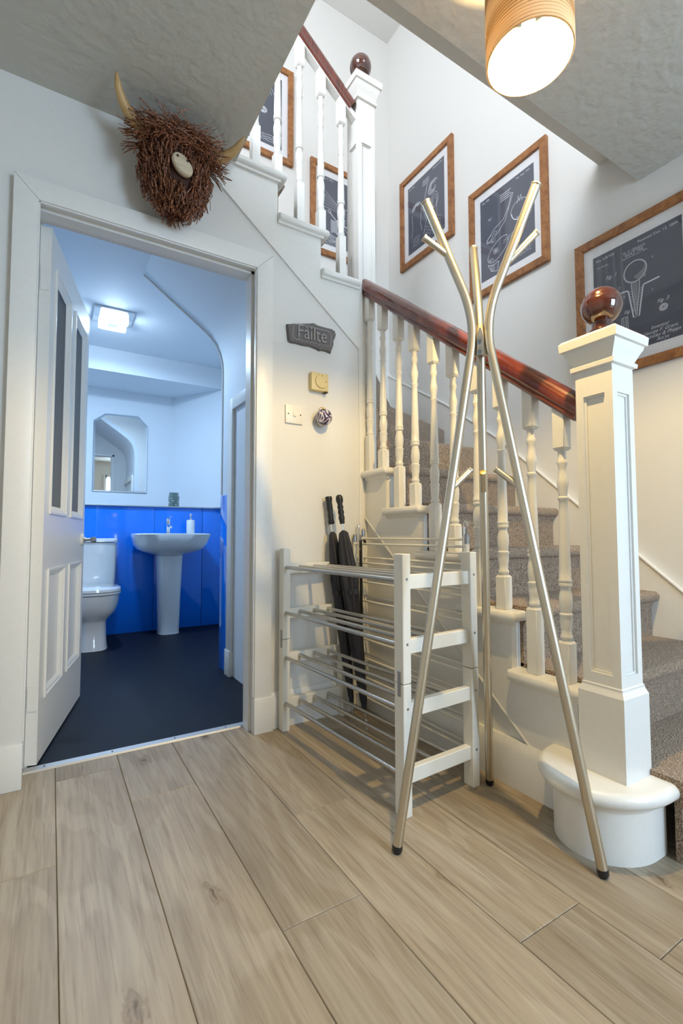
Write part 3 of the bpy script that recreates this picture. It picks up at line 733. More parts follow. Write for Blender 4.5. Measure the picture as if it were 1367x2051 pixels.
rail(bl, (XBAL, 0.79, rail_top(0.79)), (XBAL, 1.945, rail_top(1.945)))
for k in range(2, 7):
    for dy in (0.04, 0.15):
        y = ry(k) + dy
        baluster(bl, XBAL, y, k * RISE, rail_top(y) - 0.082)
bu = thing('banister', 'upper stair banister with thin red handrail seen from below', 'banister', (0.95, YBAL, 2.1))
def rail2(x): return 3.075 - 0.80 * (x - 1.295)
rail(bu, (1.295, YBAL, rail2(1.295)), (0.25, YBAL, rail2(0.25)))
for x, k in ((1.212, 11), (1.095, 12), (0.977, 12), (0.862, 13), (0.752, 13), (0.64, 14)):
    baluster(bu, x, YBAL, k * RISE, rail2(x) - 0.088)
bm = BM(); a = Vector((1.29, YBAL, rail2(1.29) - 0.085)); b = Vector((0.30, YBAL, rail2(0.30) - 0.085))
loft(bm, [[(p.x, p.y + s * 0.02, p.z + u * 0.016) for s, u in ((-1, -1), (1, -1), (1, 1), (-1, 1))] for p in (a, b)])
obj('under_rail', bm, 'gloss', bu, smooth=False)

# ------------------------------------------------------------------ framed pictures
def ribbon(bm, pts, w=0.0016, y=0.0):
    for (x0, z0), (x1, z1) in zip(pts, pts[1:]):
        d = Vector((x1 - x0, z1 - z0))
        if d.length < 1e-6: continue
        n = Vector((-d.y, d.x)).normalized() * w / 2
        vs = [bm.verts.new((x0 + s * n.x, y, z0 + s * n.y)) for s in (1, -1)] + [bm.verts.new((x1 + s * n.x, y, z1 + s * n.y)) for s in (-1, 1)]
        bm.faces.new(vs)
def ellp(cx, cz, a, b, t0=0, t1=2 * PI, rot=0, n=28):
    out = []
    for i in range(n + 1):
        t = t0 + (t1 - t0) * i / n; x, z = a * math.cos(t), b * math.sin(t)
        out.append((cx + x * math.cos(rot) - z * math.sin(rot), cz + x * math.sin(rot) + z * math.cos(rot)))
    return out
def put_text(bm, s, size, x, z, y, align='CENTER', slant=0.0, rot=0.0):
    tb = textmesh(s, size, align)
    for v in tb.verts:
        X, Z = v.co.x + v.co.y * slant, v.co.y
        v.co = Vector((x + X * math.cos(rot) - Z * math.sin(rot), y, z + X * math.sin(rot) + Z * math.cos(rot)))
    join(bm, tb)
def scribble(bm, x, z, w, n, y, lw=0.0012, seed=0):
    r = random.Random(seed); pts = [(x, z)]
    for i in range(n): pts.append((x + w * (i + 1) / n, z + r.uniform(-0.005, 0.006)))
    ribbon(bm, pts, lw, y)
FW, FHH = 0.556, 0.698
def picture(label, loc, rz, draw, name='framed_picture'):
    t = thing(name, label, 'picture', loc, rz, 'framed patent prints on the stair walls')
    w, h, f = FW / 2, FHH / 2, 0.040
    def bar(pts): 
        bm = BM(); prism(bm, pts, 'y', -0.024, 0.0)
        bmesh.ops.bevel(bm, geom=[e for e in bm.edges if all(abs(v.co.y + 0.024) < 1e-5 for v in e.verts)], offset=0.0015, segments=1, affect='EDGES', profile=0.5); return bm
    for pts in ([(-w, h), (w, h), (w - f, h - f), (-w + f, h - f)], [(-w, -h), (-w + f, -h + f), (w - f, -h + f), (w, -h)],
                [(-w, -h), (-w, h), (-w + f, h - f), (-w + f, -h + f)], [(w, -h), (w - f, -h + f), (w - f, h - f), (w, h)]):
        obj('frame_rail', bar(pts), 'frame', t, local=True, smooth=False)
    obj('mount', boxb(-w + f, w - f, -0.008, -0.004, -h + f, h - f), 'mat', t, local=True, smooth=False)
    aw, ah = w - f - 0.046, h - f - 0.052
    p = obj('print', boxb(-aw, aw, -0.0092, -0.008, -ah, ah), 'art', t, local=True, smooth=False)
    bm = BM(); draw(bm, aw, ah, -0.0096)
    dr = obj('drawing', bm, 'ink', p, local=True, smooth=False); dr['kind'] = 'stuff'
    obj('glass', boxb(-w + f, w - f, -0.0135, -0.0125, -h + f, h - f), 'glass', t, local=True, smooth=False)
    return t
def draw_tee(bm, W_, H_, y):
    put_text(bm, 'No. 638,920.', 0.017, -W_ * 0.92, H_ * 0.90, y, 'LEFT')
    put_text(bm, 'Patented Dec. 12, 1899.', 0.017, W_ * 0.94, H_ * 0.90, y, 'RIGHT')
    put_text(bm, 'G. F. GRANT.', 0.017, 0, H_ * 0.80, y); put_text(bm, 'GOLF TEE.', 0.018, 0, H_ * 0.745, y); put_text(bm, '(Application filed July 1, 1899.)', 0.009, 0, H_ * 0.70, y)
    put_text(bm, '(No Model.)', 0.011, -W_ * 0.90, H_ * 0.76, y, 'LEFT')
    put_text(bm, 'Fig. 1', 0.024, -W_ * 0.55, H_ * 0.50, y, slant=0.4); put_text(bm, 'Fig. 2', 0.022, -W_ * 0.15, -H_ * 0.28, y, slant=0.4); put_text(bm, 'Fig. 3', 0.022, W_ * 0.58, -H_ * 0.30, y, slant=0.4)
    for k in (0, 0.003): ribbon(bm, ellp(0.0, H_ * 0.40, 0.050 - k, 0.050 - k), 0.0022, y)
    for i in range(7): ribbon(bm, ellp(0, H_ * 0.40, 0.047 - i * 0.004, 0.047 - i * 0.004, -1.2 - 0.1 * i, 0.4 - 0.15 * i), 0.001, y)
    for s in (-1, 1):
        ribbon(bm, [(s * 0.018, H_ * 0.40 - 0.05), (s * 0.016, H_ * 0.1), (s * 0.014, 0.0), (s * 0.002, -H_ * 0.40)], 0.003, y)
        ribbon(bm, [(s * 0.10, H_ * 0.10 + 0.005), (s * 0.034, H_ * 0.10), (s * 0.03, H_ * 0.04), (s * 0.012, -H_ * 0.42)], 0.006, y)
        for i in range(9): ribbon(bm, [(s * (0.016 - i * 0.001), H_ * 0.05 - i * 0.012), (s * (0.03 - i * 0.0015), H_ * 0.07 - i * 0.012)], 0.0014, y)
    for i in range(5): ribbon(bm, [(-0.012 + i * 0.005, H_ * 0.2), (-0.004 + i * 0.002, -H_ * 0.38)], 0.001, y)
    ribbon(bm, [(-0.012, -H_ * 0.42), (0.012, -H_ * 0.42)], 0.002, y)
    for s, tx, tz in (('a', 0.075, 0.52), ('b', -0.07, 0.22), ('d', 0.04, 0.25), ('c', 0.07, -0.05), ('e', -0.05, 0.02)): put_text(bm, s, 0.014, tx, H_ * tz, y, slant=0.3)
    for x in (-0.055, -0.046, -0.036, -0.028): ribbon(bm, [(x - 0.01, -H_ * 0.36), (x - 0.01, -H_ * 0.66)], 0.0026, y)
    ribbon(bm, [(-0.065, -H_ * 0.36), (-0.038, -H_ * 0.36)], 0.002, y); ribbon(bm, [(-0.065, -H_ * 0.66), (-0.038, -H_ * 0.66)], 0.002, y)
    for rr in (0.016, 0.011, 0.006): ribbon(bm, ellp(W_ * 0.58, -H_ * 0.43, rr, rr * 0.9), 0.003, y)
    for i, s in enumerate(('Inventor', 'George F. Grant.', 'by Linsley & Phipps', "Att'ys")): put_text(bm, s, 0.021, W_ * (0.50 + 0.05 * (i == 3)), -H_ * (0.72 + i * 0.075), y, slant=0.45)
    put_text(bm, 'Witnesses', 0.012, -W_ * 0.6, -H_ * 0.78, y, slant=0.4); scribble(bm, -W_ * 0.85, -H_ * 0.86, 0.11, 14, y, seed=3); scribble(bm, -W_ * 0.85, -H_ * 0.92, 0.10, 14, y, seed=4)
def draw_club(bm, W_, H_, y):
    put_text(bm, 'No. 680.', 0.017, -W_ * 0.92, H_ * 0.92, y, 'LEFT'); put_text(bm, 'Pat. Aug. 1901.', 0.016, W_ * 0.90, H_ * 0.92, y, 'RIGHT')
    for i in range(4): ribbon(bm, [(-W_ * 0.2, H_ * (0.80 - i * 0.05)), (W_ * (0.2 - 0.05 * (i % 2)), H_ * (0.80 - i * 0.05))], 0.004, y)
    ribbon(bm, [(W_ * 0.22, H_ * 0.68), (W_ * 0.10, H_ * 0.42), (-W_ * 0.10, H_ * 0.20), (-W_ * 0.45, H_ * 0.12), (-W_ * 0.72, -H_ * 0.04), (-W_ * 0.76, -H_ * 0.12), (-W_ * 0.62, -H_ * 0.14),
                 (-W_ * 0.30, -H_ * 0.02), (-W_ * 0.04, H_ * 0.14), (W_ * 0.10, H_ * 0.36), (W_ * 0.28, H_ * 0.66), (W_ * 0.22, H_ * 0.68)], 0.0032, y)
    for i in range(5): ribbon(bm, [(W_ * (0.10 + 0.03 * i), H_ * (0.44 + 0.05 * i)), (W_ * (0.06 + 0.03 * i), H_ * (0.30 + 0.07 * i))], 0.0012, y)
    ribbon(bm, ellp(-W_ * 0.62, -H_ * 0.05, 0.022, 0.012, rot=0.5), 0.002, y); ribbon(bm, ellp(-W_ * 0.42, H_ * 0.02, 0.012, 0.009), 0.002, y)
    ribbon(bm, ellp(W_ * 0.50, H_ * 0.20, 0.060, 0.052, -0.4, 3.6), 0.003, y); ribbon(bm, ellp(W_ * 0.50, H_ * 0.20, 0.056, 0.06, 3.2, 6.0), 0.006, y)
    ribbon(bm, [(W_ * 0.42, H_ * 0.34), (W_ * 0.46, H_ * 0.50), (W_ * 0.50, H_ * 0.36), (W_ * 0.55, H_ * 0.50), (W_ * 0.60, H_ * 0.33)], 0.0025, y)
    ribbon(bm, ellp(-W_ * 0.32, -H_ * 0.42, 0.085, 0.048, 0.1, 6.0, 0.55), 0.003, y)
    for i in range(6): ribbon(bm, ellp(-W_ * (0.45 - 0.05 * (i % 3)), -H_ * (0.40 + 0.05 * (i // 3)), 0.008, 0.007), 0.0016, y)
    ribbon(bm, [(-W_ * 0.10, -H_ * 0.30), (W_ * 0.3, -H_ * 0.24)], 0.002, y); ribbon(bm, [(-W_ * 0.12, -H_ * 0.36), (W_ * 0.3, -H_ * 0.28)], 0.002, y)
    ribbon(bm, [(-W_ * 0.72, -H_ * 0.66), (-W_ * 0.52, -H_ * 0.74), (-W_ * 0.30, -H_ * 0.70), (-W_ * 0.35, -H_ * 0.92), (-W_ * 0.58, -H_ * 0.86), (-W_ * 0.72, -H_ * 0.66)], 0.003, y)
    for i in range(6): ribbon(bm, [(-W_ * (0.70 - i * 0.04), -H_ * 0.69), (-W_ * (0.56 - i * 0.02), -H_ * 0.86)], 0.0012, y)
    for i in range(4): scribble(bm, W_ * 0.28, -H_ * (0.70 + 0.055 * i), 0.115, 16, y, 0.002, i)
    put_text(bm, 'Inventor', 0.014, W_ * 0.5, -H_ * 0.64, y, slant=0.4)
    for s, tx, tz in (('Fig.1', -0.6, 0.42), ('Fig.2', 0.45, 0.02), ('Fig.3', -0.5, -0.16), ('Fig.4', -0.6, -0.58)): put_text(bm, s, 0.017, W_ * tx, H_ * tz, y, slant=0.3)
def draw_bag(bm, W_, H_, y):
    put_text(bm, 'No. 792.', 0.017, -W_ * 0.92, H_ * 0.92, y, 'LEFT'); put_text(bm, 'Patented 1905', 0.016, W_ * 0.92, H_ * 0.92, y, 'RIGHT')
    for i in range(4): ribbon(bm, [(-W_ * 0.15, H_ * (0.82 - i * 0.045)), (W_ * 0.22, H_ * (0.82 - i * 0.045))], 0.003, y)
    ribbon(bm, [(W_ * 0.12, H_ * 0.66), (-W_ * 0.05, H_ * 0.2), (-W_ * 0.1, -H_ * 0.02)], 0.0045, y)
    for i in range(7): ribbon(bm, ellp(W_ * 0.42, H_ * 0.42, 0.055 - 0.006 * i, 0.040 - 0.003 * i, 0.3 * i, 4.2 + 0.3 * i, 0.5), 0.002, y)
    for i in range(12): ribbon(bm, [(W_ * (0.2 + 0.03 * i), H_ * 0.5), (W_ * (0.28 + 0.03 * i), H_ * 0.62)], 0.0015, y)
    for i in range(6): ribbon(bm, ellp(-W_ * 0.5, H_ * 0.22, 0.05 - 0.006 * i, 0.035 - 0.004 * i, 0.4, 3.4), 0.003, y)
    for s in (-1, 1): ribbon(bm, [(W_ * (-0.5 + s * 0.28), H_ * 0.12), (W_ * (-0.5 + s * 0.22), -H_ * 0.30), (W_ * (-0.5 + s * 0.3), -H_ * 0.55)], 0.0028, y)
    ribbon(bm, [(-W_ * 0.2, H_ * 0.1), (W_ * 0.05, -H_ * 0.35), (-W_ * 0.1, -H_ * 0.72)], 0.003, y)
    for i in range(3): ribbon(bm, ellp(W_ * 0.5, H_ * 0.02 - 0.01 * i, 0.035 - 0.008 * i, 0.055 - 0.01 * i), 0.002, y)
    ribbon(bm, [(W_ * 0.4, -H_ * 0.1), (W_ * 0.38, -H_ * 0.5)], 0.002, y); ribbon(bm, [(W_ * 0.6, -H_ * 0.1), (W_ * 0.62, -H_ * 0.5)], 0.002, y)
    for i in range(8):
        for j in range(9):
            if (i + j) % 2: ribbon(bm, [(W_ * (0.02 + 0.09 * j), -H_ * (0.52 + 0.045 * i)), (W_ * (0.02 + 0.09 * j + 0.06), -H_ * (0.52 + 0.045 * i) + 0.006)], 0.003, y)
    for i in range(5): scribble(bm, -W_ * 0.75, -H_ * (0.62 + 0.06 * i), 0.08, 12, y, 0.0015, i + 9)
def draw_cart(bm, W_, H_, y):
    put_text(bm, 'June 1, 1912', 0.018, -W_ * 0.92, H_ * 0.93, y, 'LEFT'); put_text(bm, '1,028,', 0.018, W_ * 0.9, H_ * 0.93, y, 'RIGHT')
    for i in range(6): ribbon(bm, [(-W_ * 0.9, H_ * (0.6 - 0.1 * i)), (-W_ * (0.2 - 0.05 * i), H_ * (0.25 - 0.04 * i))], 0.0022, y)
    ribbon(bm, [(-W_ * 0.62, -H_ * 0.02), (-W_ * 0.40, -H_ * 0.16), (-W_ * 0.20, -H_ * 0.26), (W_ * 0.2, -H_ * 0.3)], 0.007, y); ribbon(bm, ellp(-W_ * 0.62, 0, 0.012, 0.012), 0.004, y)
    for x in (-0.55, -0.50, -0.32, -0.28): ribbon(bm, [(W_ * x, -H_ * 0.22), (W_ * x, -H_ * 0.62)], 0.004, y)
    for i in range(12): ribbon(bm, [(-W_ * 0.48, -H_ * (0.24 + 0.03 * i)), (-W_ * 0.34, -H_ * (0.24 + 0.03 * i))], 0.004, y)
    ribbon(bm, ellp(W_ * 0.3, -H_ * 0.1, 0.09, 0.09), 0.003, y); ribbon(bm, ellp(W_ * 0.3, -H_ * 0.1, 0.02, 0.02), 0.003, y)
    for i in range(12): ribbon(bm, [(W_ * 0.3, -H_ * 0.1), (W_ * 0.3 + 0.09 * math.cos(i * PI / 6), -H_ * 0.1 + 0.09 * math.sin(i * PI / 6))], 0.0012, y)
    for i in range(6): ribbon(bm, ellp(-W_ * (0.6 - 0.06 * i), -H_ * 0.78, 0.018, 0.03, 0, 2 * PI, 0.3 * i), 0.003, y)
    for i in range(3): scribble(bm, -W_ * 0.8, -H_ * (0.88 + 0.04 * i), 0.18, 18, y, 0.002, i + 20)
def draw_putter(bm, W_, H_, y):
    put_text(bm, 'Patented 1903', 0.018, -W_ * 0.9, H_ * 0.92, y, 'LEFT'); put_text(bm, 'No. 722.', 0.018, W_ * 0.9, H_ * 0.92, y, 'RIGHT')
    for i in range(5): ribbon(bm, [(W_ * (0.1 + 0.1 * i), H_ * 0.78), (W_ * (0.3 + 0.1 * i), H_ * (0.3 + 0.04 * i))], 0.003, y)
    ribbon(bm, [(W_ * 0.30, H_ * 0.20), (W_ * 0.24, H_ * 0.02)], 0.009, y); ribbon(bm, ellp(W_ * 0.26, -H_ * 0.08, 0.03, 0.022), 0.006, y)
    for i in range(5): ribbon(bm, ellp(W_ * 0.26, -H_ * 0.08, 0.026 - 0.005 * i, 0.019 - 0.003 * i), 0.003, y)
    ribbon(bm, ellp(-W_ * 0.3, H_ * 0.25, 0.09, 0.11), 0.003, y); ribbon(bm, [(-W_ * 0.6, -H_ * 0.2), (W_ * 0.05, -H_ * 0.35)], 0.004, y)
    for i in range(4): scribble(bm, W_ * 0.1, -H_ * (0.74 + 0.055 * i), 0.15, 18, y, 0.003, i + 30)
    scribble(bm, -W_ * 0.85, -H_ * 0.8, 0.12, 14, y, 0.002, 37)
RWX = XW - 0.001
picture('framed print of a patent drawing with scribbled figures, nearest the stairwell corner', (RWX, 2.493, 3.180), -PI / 2, draw_bag)
picture('framed patent print of large looped club outlines, middle of the right wall', (RWX, 1.797, 2.645), -PI / 2, draw_club)
picture('framed print of a ball on a tee, lowest beside the newel ball', (RWX, 1.094, 1.925), -PI / 2, draw_tee)
picture('framed print half hidden behind the upper newel post on the far wall', (1.815, YF - 0.001, 3.225), 0, draw_cart)
picture('framed print highest on the far wall behind the upper balusters', (1.117, YF - 0.001, 3.780), 0, draw_putter)

# ------------------------------------------------------------------ coat stand
CX, CY = 1.058, 0.950
cs = thing('coat_stand', 'brushed metal tree coat stand with three branching poles', 'coat stand', (CX, CY, 0))
def pol(az, r, z): a = math.radians(az); return Vector((CX + r * math.cos(a), CY + r * math.sin(a), z))
def capped(p, d, r, parent, mat='nickel'):
    bm = BM(); tube(bm, [p - d * 0.002, p + d * 0.001, p + d * 0.004, p + d * 0.0045], [r * 1.0, r * 1.14, r * 1.14, r * 0.9], 16)
    return obj('end_cap', bm, mat, parent, angle=30)
poles = [(( .791, 1.018), 165, 0.170, 1.780), ((1.161, 0.687), -72.5, 0.168, 1.785), ((1.263, 1.125), 47, 0.185, 1.785)]
RP = 0.0128
for i, (foot, az, rt, zt) in enumerate(poles):
    ft = Vector((*foot, 0.012)); azf = math.degrees(math.atan2(foot[1] - CY, foot[0] - CX))
    node = pol(azf, 0.0135, 1.455); tip = pol(az, rt, zt)
    path = rounded([ft, node, tip], 0.10, 10)
    po = obj('pole', tube(BM(), path, RP, 16), 'nickel', cs, angle=40)
    capped(tip, (tip - node).normalized(), RP, po)
    obj('rubber_foot', tube(BM(), [ft - Vector((0, 0, 0.012)), ft - Vector((0, 0, 0.004)), ft + (node - ft).normalized() * 0.008], [RP * 0.7, RP * 1.06, RP * 1.06], 14), 'dark', po)
    up = (tip - node).normalized()
    if i < 2:                                                     # short upper prong
        a = node + up * ((0.20, 0.155)[i])
        b = pol((165, -60)[i], (0.175, 0.158)[i], (1.675, 1.672)[i])
        br = obj('branch', tube(BM(), [a, b], RP * 0.72, 12), 'nickel', po); capped(b, (b - a).normalized(), RP * 0.72, br)
    f = 0.945 / 1.443; a = ft + (node - ft) * f                   # short lower prong pointing inward
    b = Vector((CX, CY, 0)) + (Vector((a.x, a.y, 0)) - Vector((CX, CY, 0))) * 0.40 + Vector((0, 0, 1.012))
    br = obj('branch', tube(BM(), [a, b], RP * 0.68, 12), 'nickel', po); capped(b, (b - a).normalized(), RP * 0.68, br, 'brass' if i == 2 else 'nickel')
bm = BM()
for i in range(3):
    azf = math.degrees(math.atan2(poles[i][0][1] - CY, poles[i][0][0] - CX))
    tube(bm, [pol(azf + 60, 0.004, 1.44), pol(azf + 60, 0.014, 1.40), pol(azf + 60, 0.016, 1.355)], [0.009, 0.011, 0.009], 10)
br = obj('joint_bracket', bm, 'nickel', cs)
dirc = Vector((-CX, -CY, 0)).normalized(); sd = Vector((-dirc.y, dirc.x, 0))
cc = Vector((CX, CY, 0)) + dirc * 0.022
bm = BM(); loft(bm, [[cc + sd * s * w_ + dirc * d_ + Vector((0, 0, z)) for s, d_ in ((-1, 0), (1, 0), (1, 0.005), (-1, 0.005))] for z, w_ in ((1.345, 0.010), (1.40, 0.009), (1.425, 0.002))])
obj('joint_plate', bm, 'greymetal', br)
for z in (1.392, 1.362):
    p = cc + dirc * 0.005 + Vector((0, 0, z)); obj('bolt', tube(BM(), [p, p + dirc * 0.004], 0.0055, 12), 'steel', br)

# ------------------------------------------------------------------ shoe rack
RA = math.atan2(0.043, 0.753)
sr = thing('shoe_rack', 'two-tier stacked cream wooden shoe rack with steel bars', 'shoe rack', (0.898, 1.119, 0), RA)
LW, LT, RD, RL = 0.032, 0.042, 0.335, 0.797
tiers = (0.117, 0.309, 0.498, 0.692)
def rbx(*a, bev=0.002): return boxb(*a, bev=bev, seg=1)
for y0 in (0.0, RL - LT):
    for x0 in (0.0, RD - LW):
        for z0, z1 in ((0.0, 0.384), (0.3865, 0.772)):
            lg_ = obj('leg', rbx(x0, x0 + LW, y0, y0 + LT, z0, z1), 'rackwood', sr, local=True, smooth=False)
            yy = y0 - 0.001 if y0 == 0 else y0 + LT
            for tz in tiers:
                if z0 < tz < z1:
                    obj('screw', lathe(BM(), [(0.0042, 0), (0.0042, 0.0015), (0.002, 0.002)], (x0 + LW / 2, yy, tz + 0.004), 10, axis='y'), 'greymetal', lg_, local=True)
        obj('joint_plate', rbx(x0 - 0.002, x0, y0 + 0.012, y0 + 0.026, 0.348, 0.424, bev=0.001) if x0 == 0 else rbx(x0 + LW, x0 + LW + 0.002, y0 + 0.012, y0 + 0.026, 0.348, 0.424, bev=0.001), 'greymetal', sr, local=True)
    for tz in tiers:
        obj('end_rail', rbx(LW, RD - LW, y0 + 0.009, y0 + LT - 0.009, tz - 0.028, tz + 0.016), 'rackwood', sr, local=True, smooth=False)
for tz in tiers:
    for x in (0.012, 0.085, 0.158, 0.232):
        obj('bar', tube(BM(), [(x, 0.018, tz), (x, RL - 0.014, tz)], 0.0078, 12), 'steel', sr, local=True)

# ------------------------------------------------------------------ folded clothes airer behind the rack
ca = thing('clothes_airer', 'folded white wire clothes airer between shoe rack and stairs', 'clothes airer', (1.265, 1.5, 0))
for X, y0, y1, zt in ((1.252, 1.20, 1.925, 0.80), (1.288, 1.245, 1.905, 0.825)):
    for y in (y0, y1):
        obj('post', tube(BM(), [(X, y, 0.02), (X, y, zt)], 0.0085, 10), 'rackwood', ca)
        obj('foot', tube(BM(), [(X, y, 0.0), (X, y, 0.012), (X, y, 0.03)], [0.011, 0.011, 0.009], 10), 'greymetal', ca)
        bm = BM(); tube(bm, [(X, y, zt - 0.002), (X, y, zt + 0.026)], 0.0092, 10); sphere(bm, (X, y, zt + 0.028), 0.0092, 10, 6)
        obj('hinge', bm, 'greymetal', ca)
    n = 9
    for i in range(n):
        z = zt - 0.012 - i * (zt - 0.1) / (n - 1)
        obj('wire_rail', tube(BM(), [(X, y0, z), (X, y1, z)], 0.0048, 8), 'rackwood', ca)
for y, d in ((1.915, 1), (1.23, -1)):
    obj('locking_hook', tube(BM(), rounded([(1.27, y, 0.77), (1.27, y, 0.87), (1.27, y + 0.012 * d, 0.885), (1.27, y + 0.018 * d, 0.86)], 0.01, 4), 0.003, 8), 'chrome', ca)

# ------------------------------------------------------------------ umbrellas and shoehorn
def umbrella(label, top, tip, rad, kind, seed):
    top, tip = Vector(top), Vector(tip); ax = (tip - top).normalized(); L = (tip - top).length
    t = thing('umbrella', label, 'umbrella', tuple(tip), 0, 'umbrellas propped behind the shoe rack')
    s = ax.orthogonal().normalized(); s2 = ax.cross(s)
    def ring(d, r, lob=0.0, n=24, ph=0.0): return [top + ax * d + (s * math.cos(2 * PI * i / n) + s2 * math.sin(2 * PI * i / n)) * r * (1 + lob * math.cos(6 * PI * i / n * 2 + ph)) for i in range(n)]
    if kind == 'straight':
        hp = [(0.0, .013), (.003, .0165), (.012, .016), (.03, .0135), (.06, .0145), (.075, .012), (.09, .0145), (.105, .013), (.125, .0155), (.13, .012)]
    else:
        hp = [(0.0, .006), (.004, .013), (.015, .0165), (.03, .0165), (.045, .011), (.058, .0145), (.068, .0115), (.082, .0145), (.094, .0115), (.108, .0145), (.12, .012), (.135, .011)]
    obj('handle', loft(BM(), [ring(d, r) for d, r in hp]), 'dark', t, angle=60)
    obj('shaft', tube(BM(), [top + ax * 0.12, tip], 0.005, 10), 'chrome', t)
    f0 = 0.165
    prof = [(f0, .006, 0), (f0 + .012, rad * .60, .10), (f0 + .06, rad * .8, .14), (f0 + .14, rad * .95, .16), (f0 + .22, rad * 1.12, .2), (f0 + .30, rad * 0.95, .16), (f0 + .45, rad * .9, .14), (f0 + .60, rad * .7, .12), (L - .10, rad * .42, .08), (L - .06, .007, 0)]
    c = obj('folded_canopy', loft(BM(), [ring(d, r, l, 36, seed + d * 5) for d, r, l in prof]), 'cloth', t, angle=70)
    b = 0.30; obj('strap', loft(BM(), [ring(f0 + .27, rad * 1.1, .12, 36, seed), ring(f0 + .292, rad * 1.08, .12, 36, seed)], cap=False), 'dark', c)
    obj('ferrule', tube(BM(), [tip - ax * 0.062, tip - ax * 0.006, tip], [0.0062, 0.0045, 0.003], 10), 'chrome', t)
umbrella('black umbrella with plain straight handle, left of the pair', (1.098, 1.912, 1.010), (1.178, 1.825, 0.004), 0.028, 'straight', 0.4)
umbrella('black umbrella with knobbly grip handle, right of the pair', (1.126, 1.864, 1.016), (1.196, 1.750, 0.004), 0.034, 'knobbly', 1.3)
sh = thing('shoehorn', 'long black shoehorn hooked over the clothes airer rail', 'shoehorn', (1.236, 1.85, 0.1))
pth = rounded([(1.262, 1.853, 0.785), (1.262, 1.853, 0.808), (1.236, 1.850, 0.808), (1.2365, 1.846, 0.4), (1.238, 1.825, 0.03)], 0.011, 5)
bm = BM(); loft(bm, [[p + Vector((0.0, dy, 0)) + Vector((dx, 0, dx if i < 9 else 0)) for dx, dy in ((-0.0014, -0.010), (0.0014, -0.010), (0.0014, 0.010), (-0.0014, 0.010))] for i, p in enumerate(pth)])
obj('blade', bm, 'dark', sh)
obj('rivet', lathe(BM(), [(0.004, 0), (0.004, -0.002), (0.002, -0.003)], (1.2346, 1.850, 0.765), 10, axis='x'), 'chrome', sh)

# ------------------------------------------------------------------ highland cow head
cw = thing('cow_head_ornament', 'shaggy twig highland cow head with wooden horns', 'wall ornament', (0.38, YD, 2.23))
HC = Vector((0.374, 1.838, 2.225))
def headpt(u, v):
    """point on the head form: u around (0 faces the room), v from chin (-1) to crown (1)"""
    w = 0.122 * (1 - 0.66 * max(0, -v) ** 1.5) * math.sqrt(max(0, 1 - 0.75 * max(0, v) ** 3.2))
    d = 0.100 * math.sqrt(max(0, 1 - 0.8 * abs(v) ** 3.0)) + 0.004
    return HC + Vector((w * math.sin(u), -d * math.cos(u), 0.165 * v))
bm = BM(); loft(bm, [[headpt(2 * PI * i / 24, v) * 0.98 + HC * 0.02 for i in range(24)] for v in [-0.985 + 1.97 * j / 14 for j in range(15)]])
for v_ in bm.verts: v_.co.y = min(v_.co.y, YD - 0.002)
core = obj('head', bm, 'twigd', cw)
def twig(bm, pts, r): tube(bm, pts, [r * (1 - 0.35 * i / (len(pts) - 1)) for i in range(len(pts))], 4)
NOSE = Vector((0.374, 1.708, 2.176))
hair = BM(); R_ = random.Random(11)
for i in range(1500):
    u = R_.uniform(-1.7, 1.7); v = R_.uniform(-1.0, 0.98)
    p = headpt(u, max(-0.98, v)); n = Vector((math.sin(u) * 1.0, -math.cos(u), 0.15 * v)).normalized()
    if abs(p.x - NOSE.x) < 0.036 and -0.036 < p.z - NOSE.z < 0.042 and p.y < 1.78: continue
    if v > 0.32:      # crown and fringe: twigs cross each other and sweep out to both sides
        sgn = 1 if R_.random() < 0.5 + 0.4 * math.sin(u) else -1
        dirn = Vector((sgn * R_.uniform(0.25, 1.0), -0.15, R_.uniform(-0.85, 0.25))); ln = R_.uniform(0.045, 0.095)
    else:
        dirn = Vector((R_.uniform(-0.38, 0.38) - 0.25 * math.sin(u), -0.05, -1)); ln = R_.uniform(0.03, 0.07)
        if v < -0.7: dirn.z = -0.8; ln *= 0.65
    dirn.normalize(); o_ = n * R_.uniform(0.0, 0.012)
    q = p + o_ + dirn * ln * 0.5 + n * R_.uniform(0.002, 0.016); e = p + dirn * ln + n * R_.uniform(-0.004, 0.020)
    pts = [p + n * -0.004, q, e]
    for k in pts: k.y = min(k.y, YD - 0.003)
    if e.y < 1.80 and abs(e.x - NOSE.x) < 0.026 and abs(e.z - NOSE.z) < 0.03: continue
    twig(hair, pts, R_.uniform(0.0015, 0.0030))
for i in range(170):  # beard under the chin
    u = R_.uniform(-PI, PI); p = headpt(u, R_.uniform(-0.98, -0.78)); p = p.lerp(Vector((HC.x, HC.y - 0.02, p.z)), R_.uniform(0, 0.9))
    d = Vector((R_.uniform(-0.5, 0.5), R_.uniform(-0.4, 0.1), -1)).normalized(); L_ = R_.uniform(0.015, 0.04)
    pts = [p + Vector((0, -0.004, 0.006)), p + d * L_ * 0.5, p + d * L_]
    for k in pts: k.y = min(k.y, YD - 0.003)
    twig(hair, pts, R_.uniform(0.0015, 0.0028))
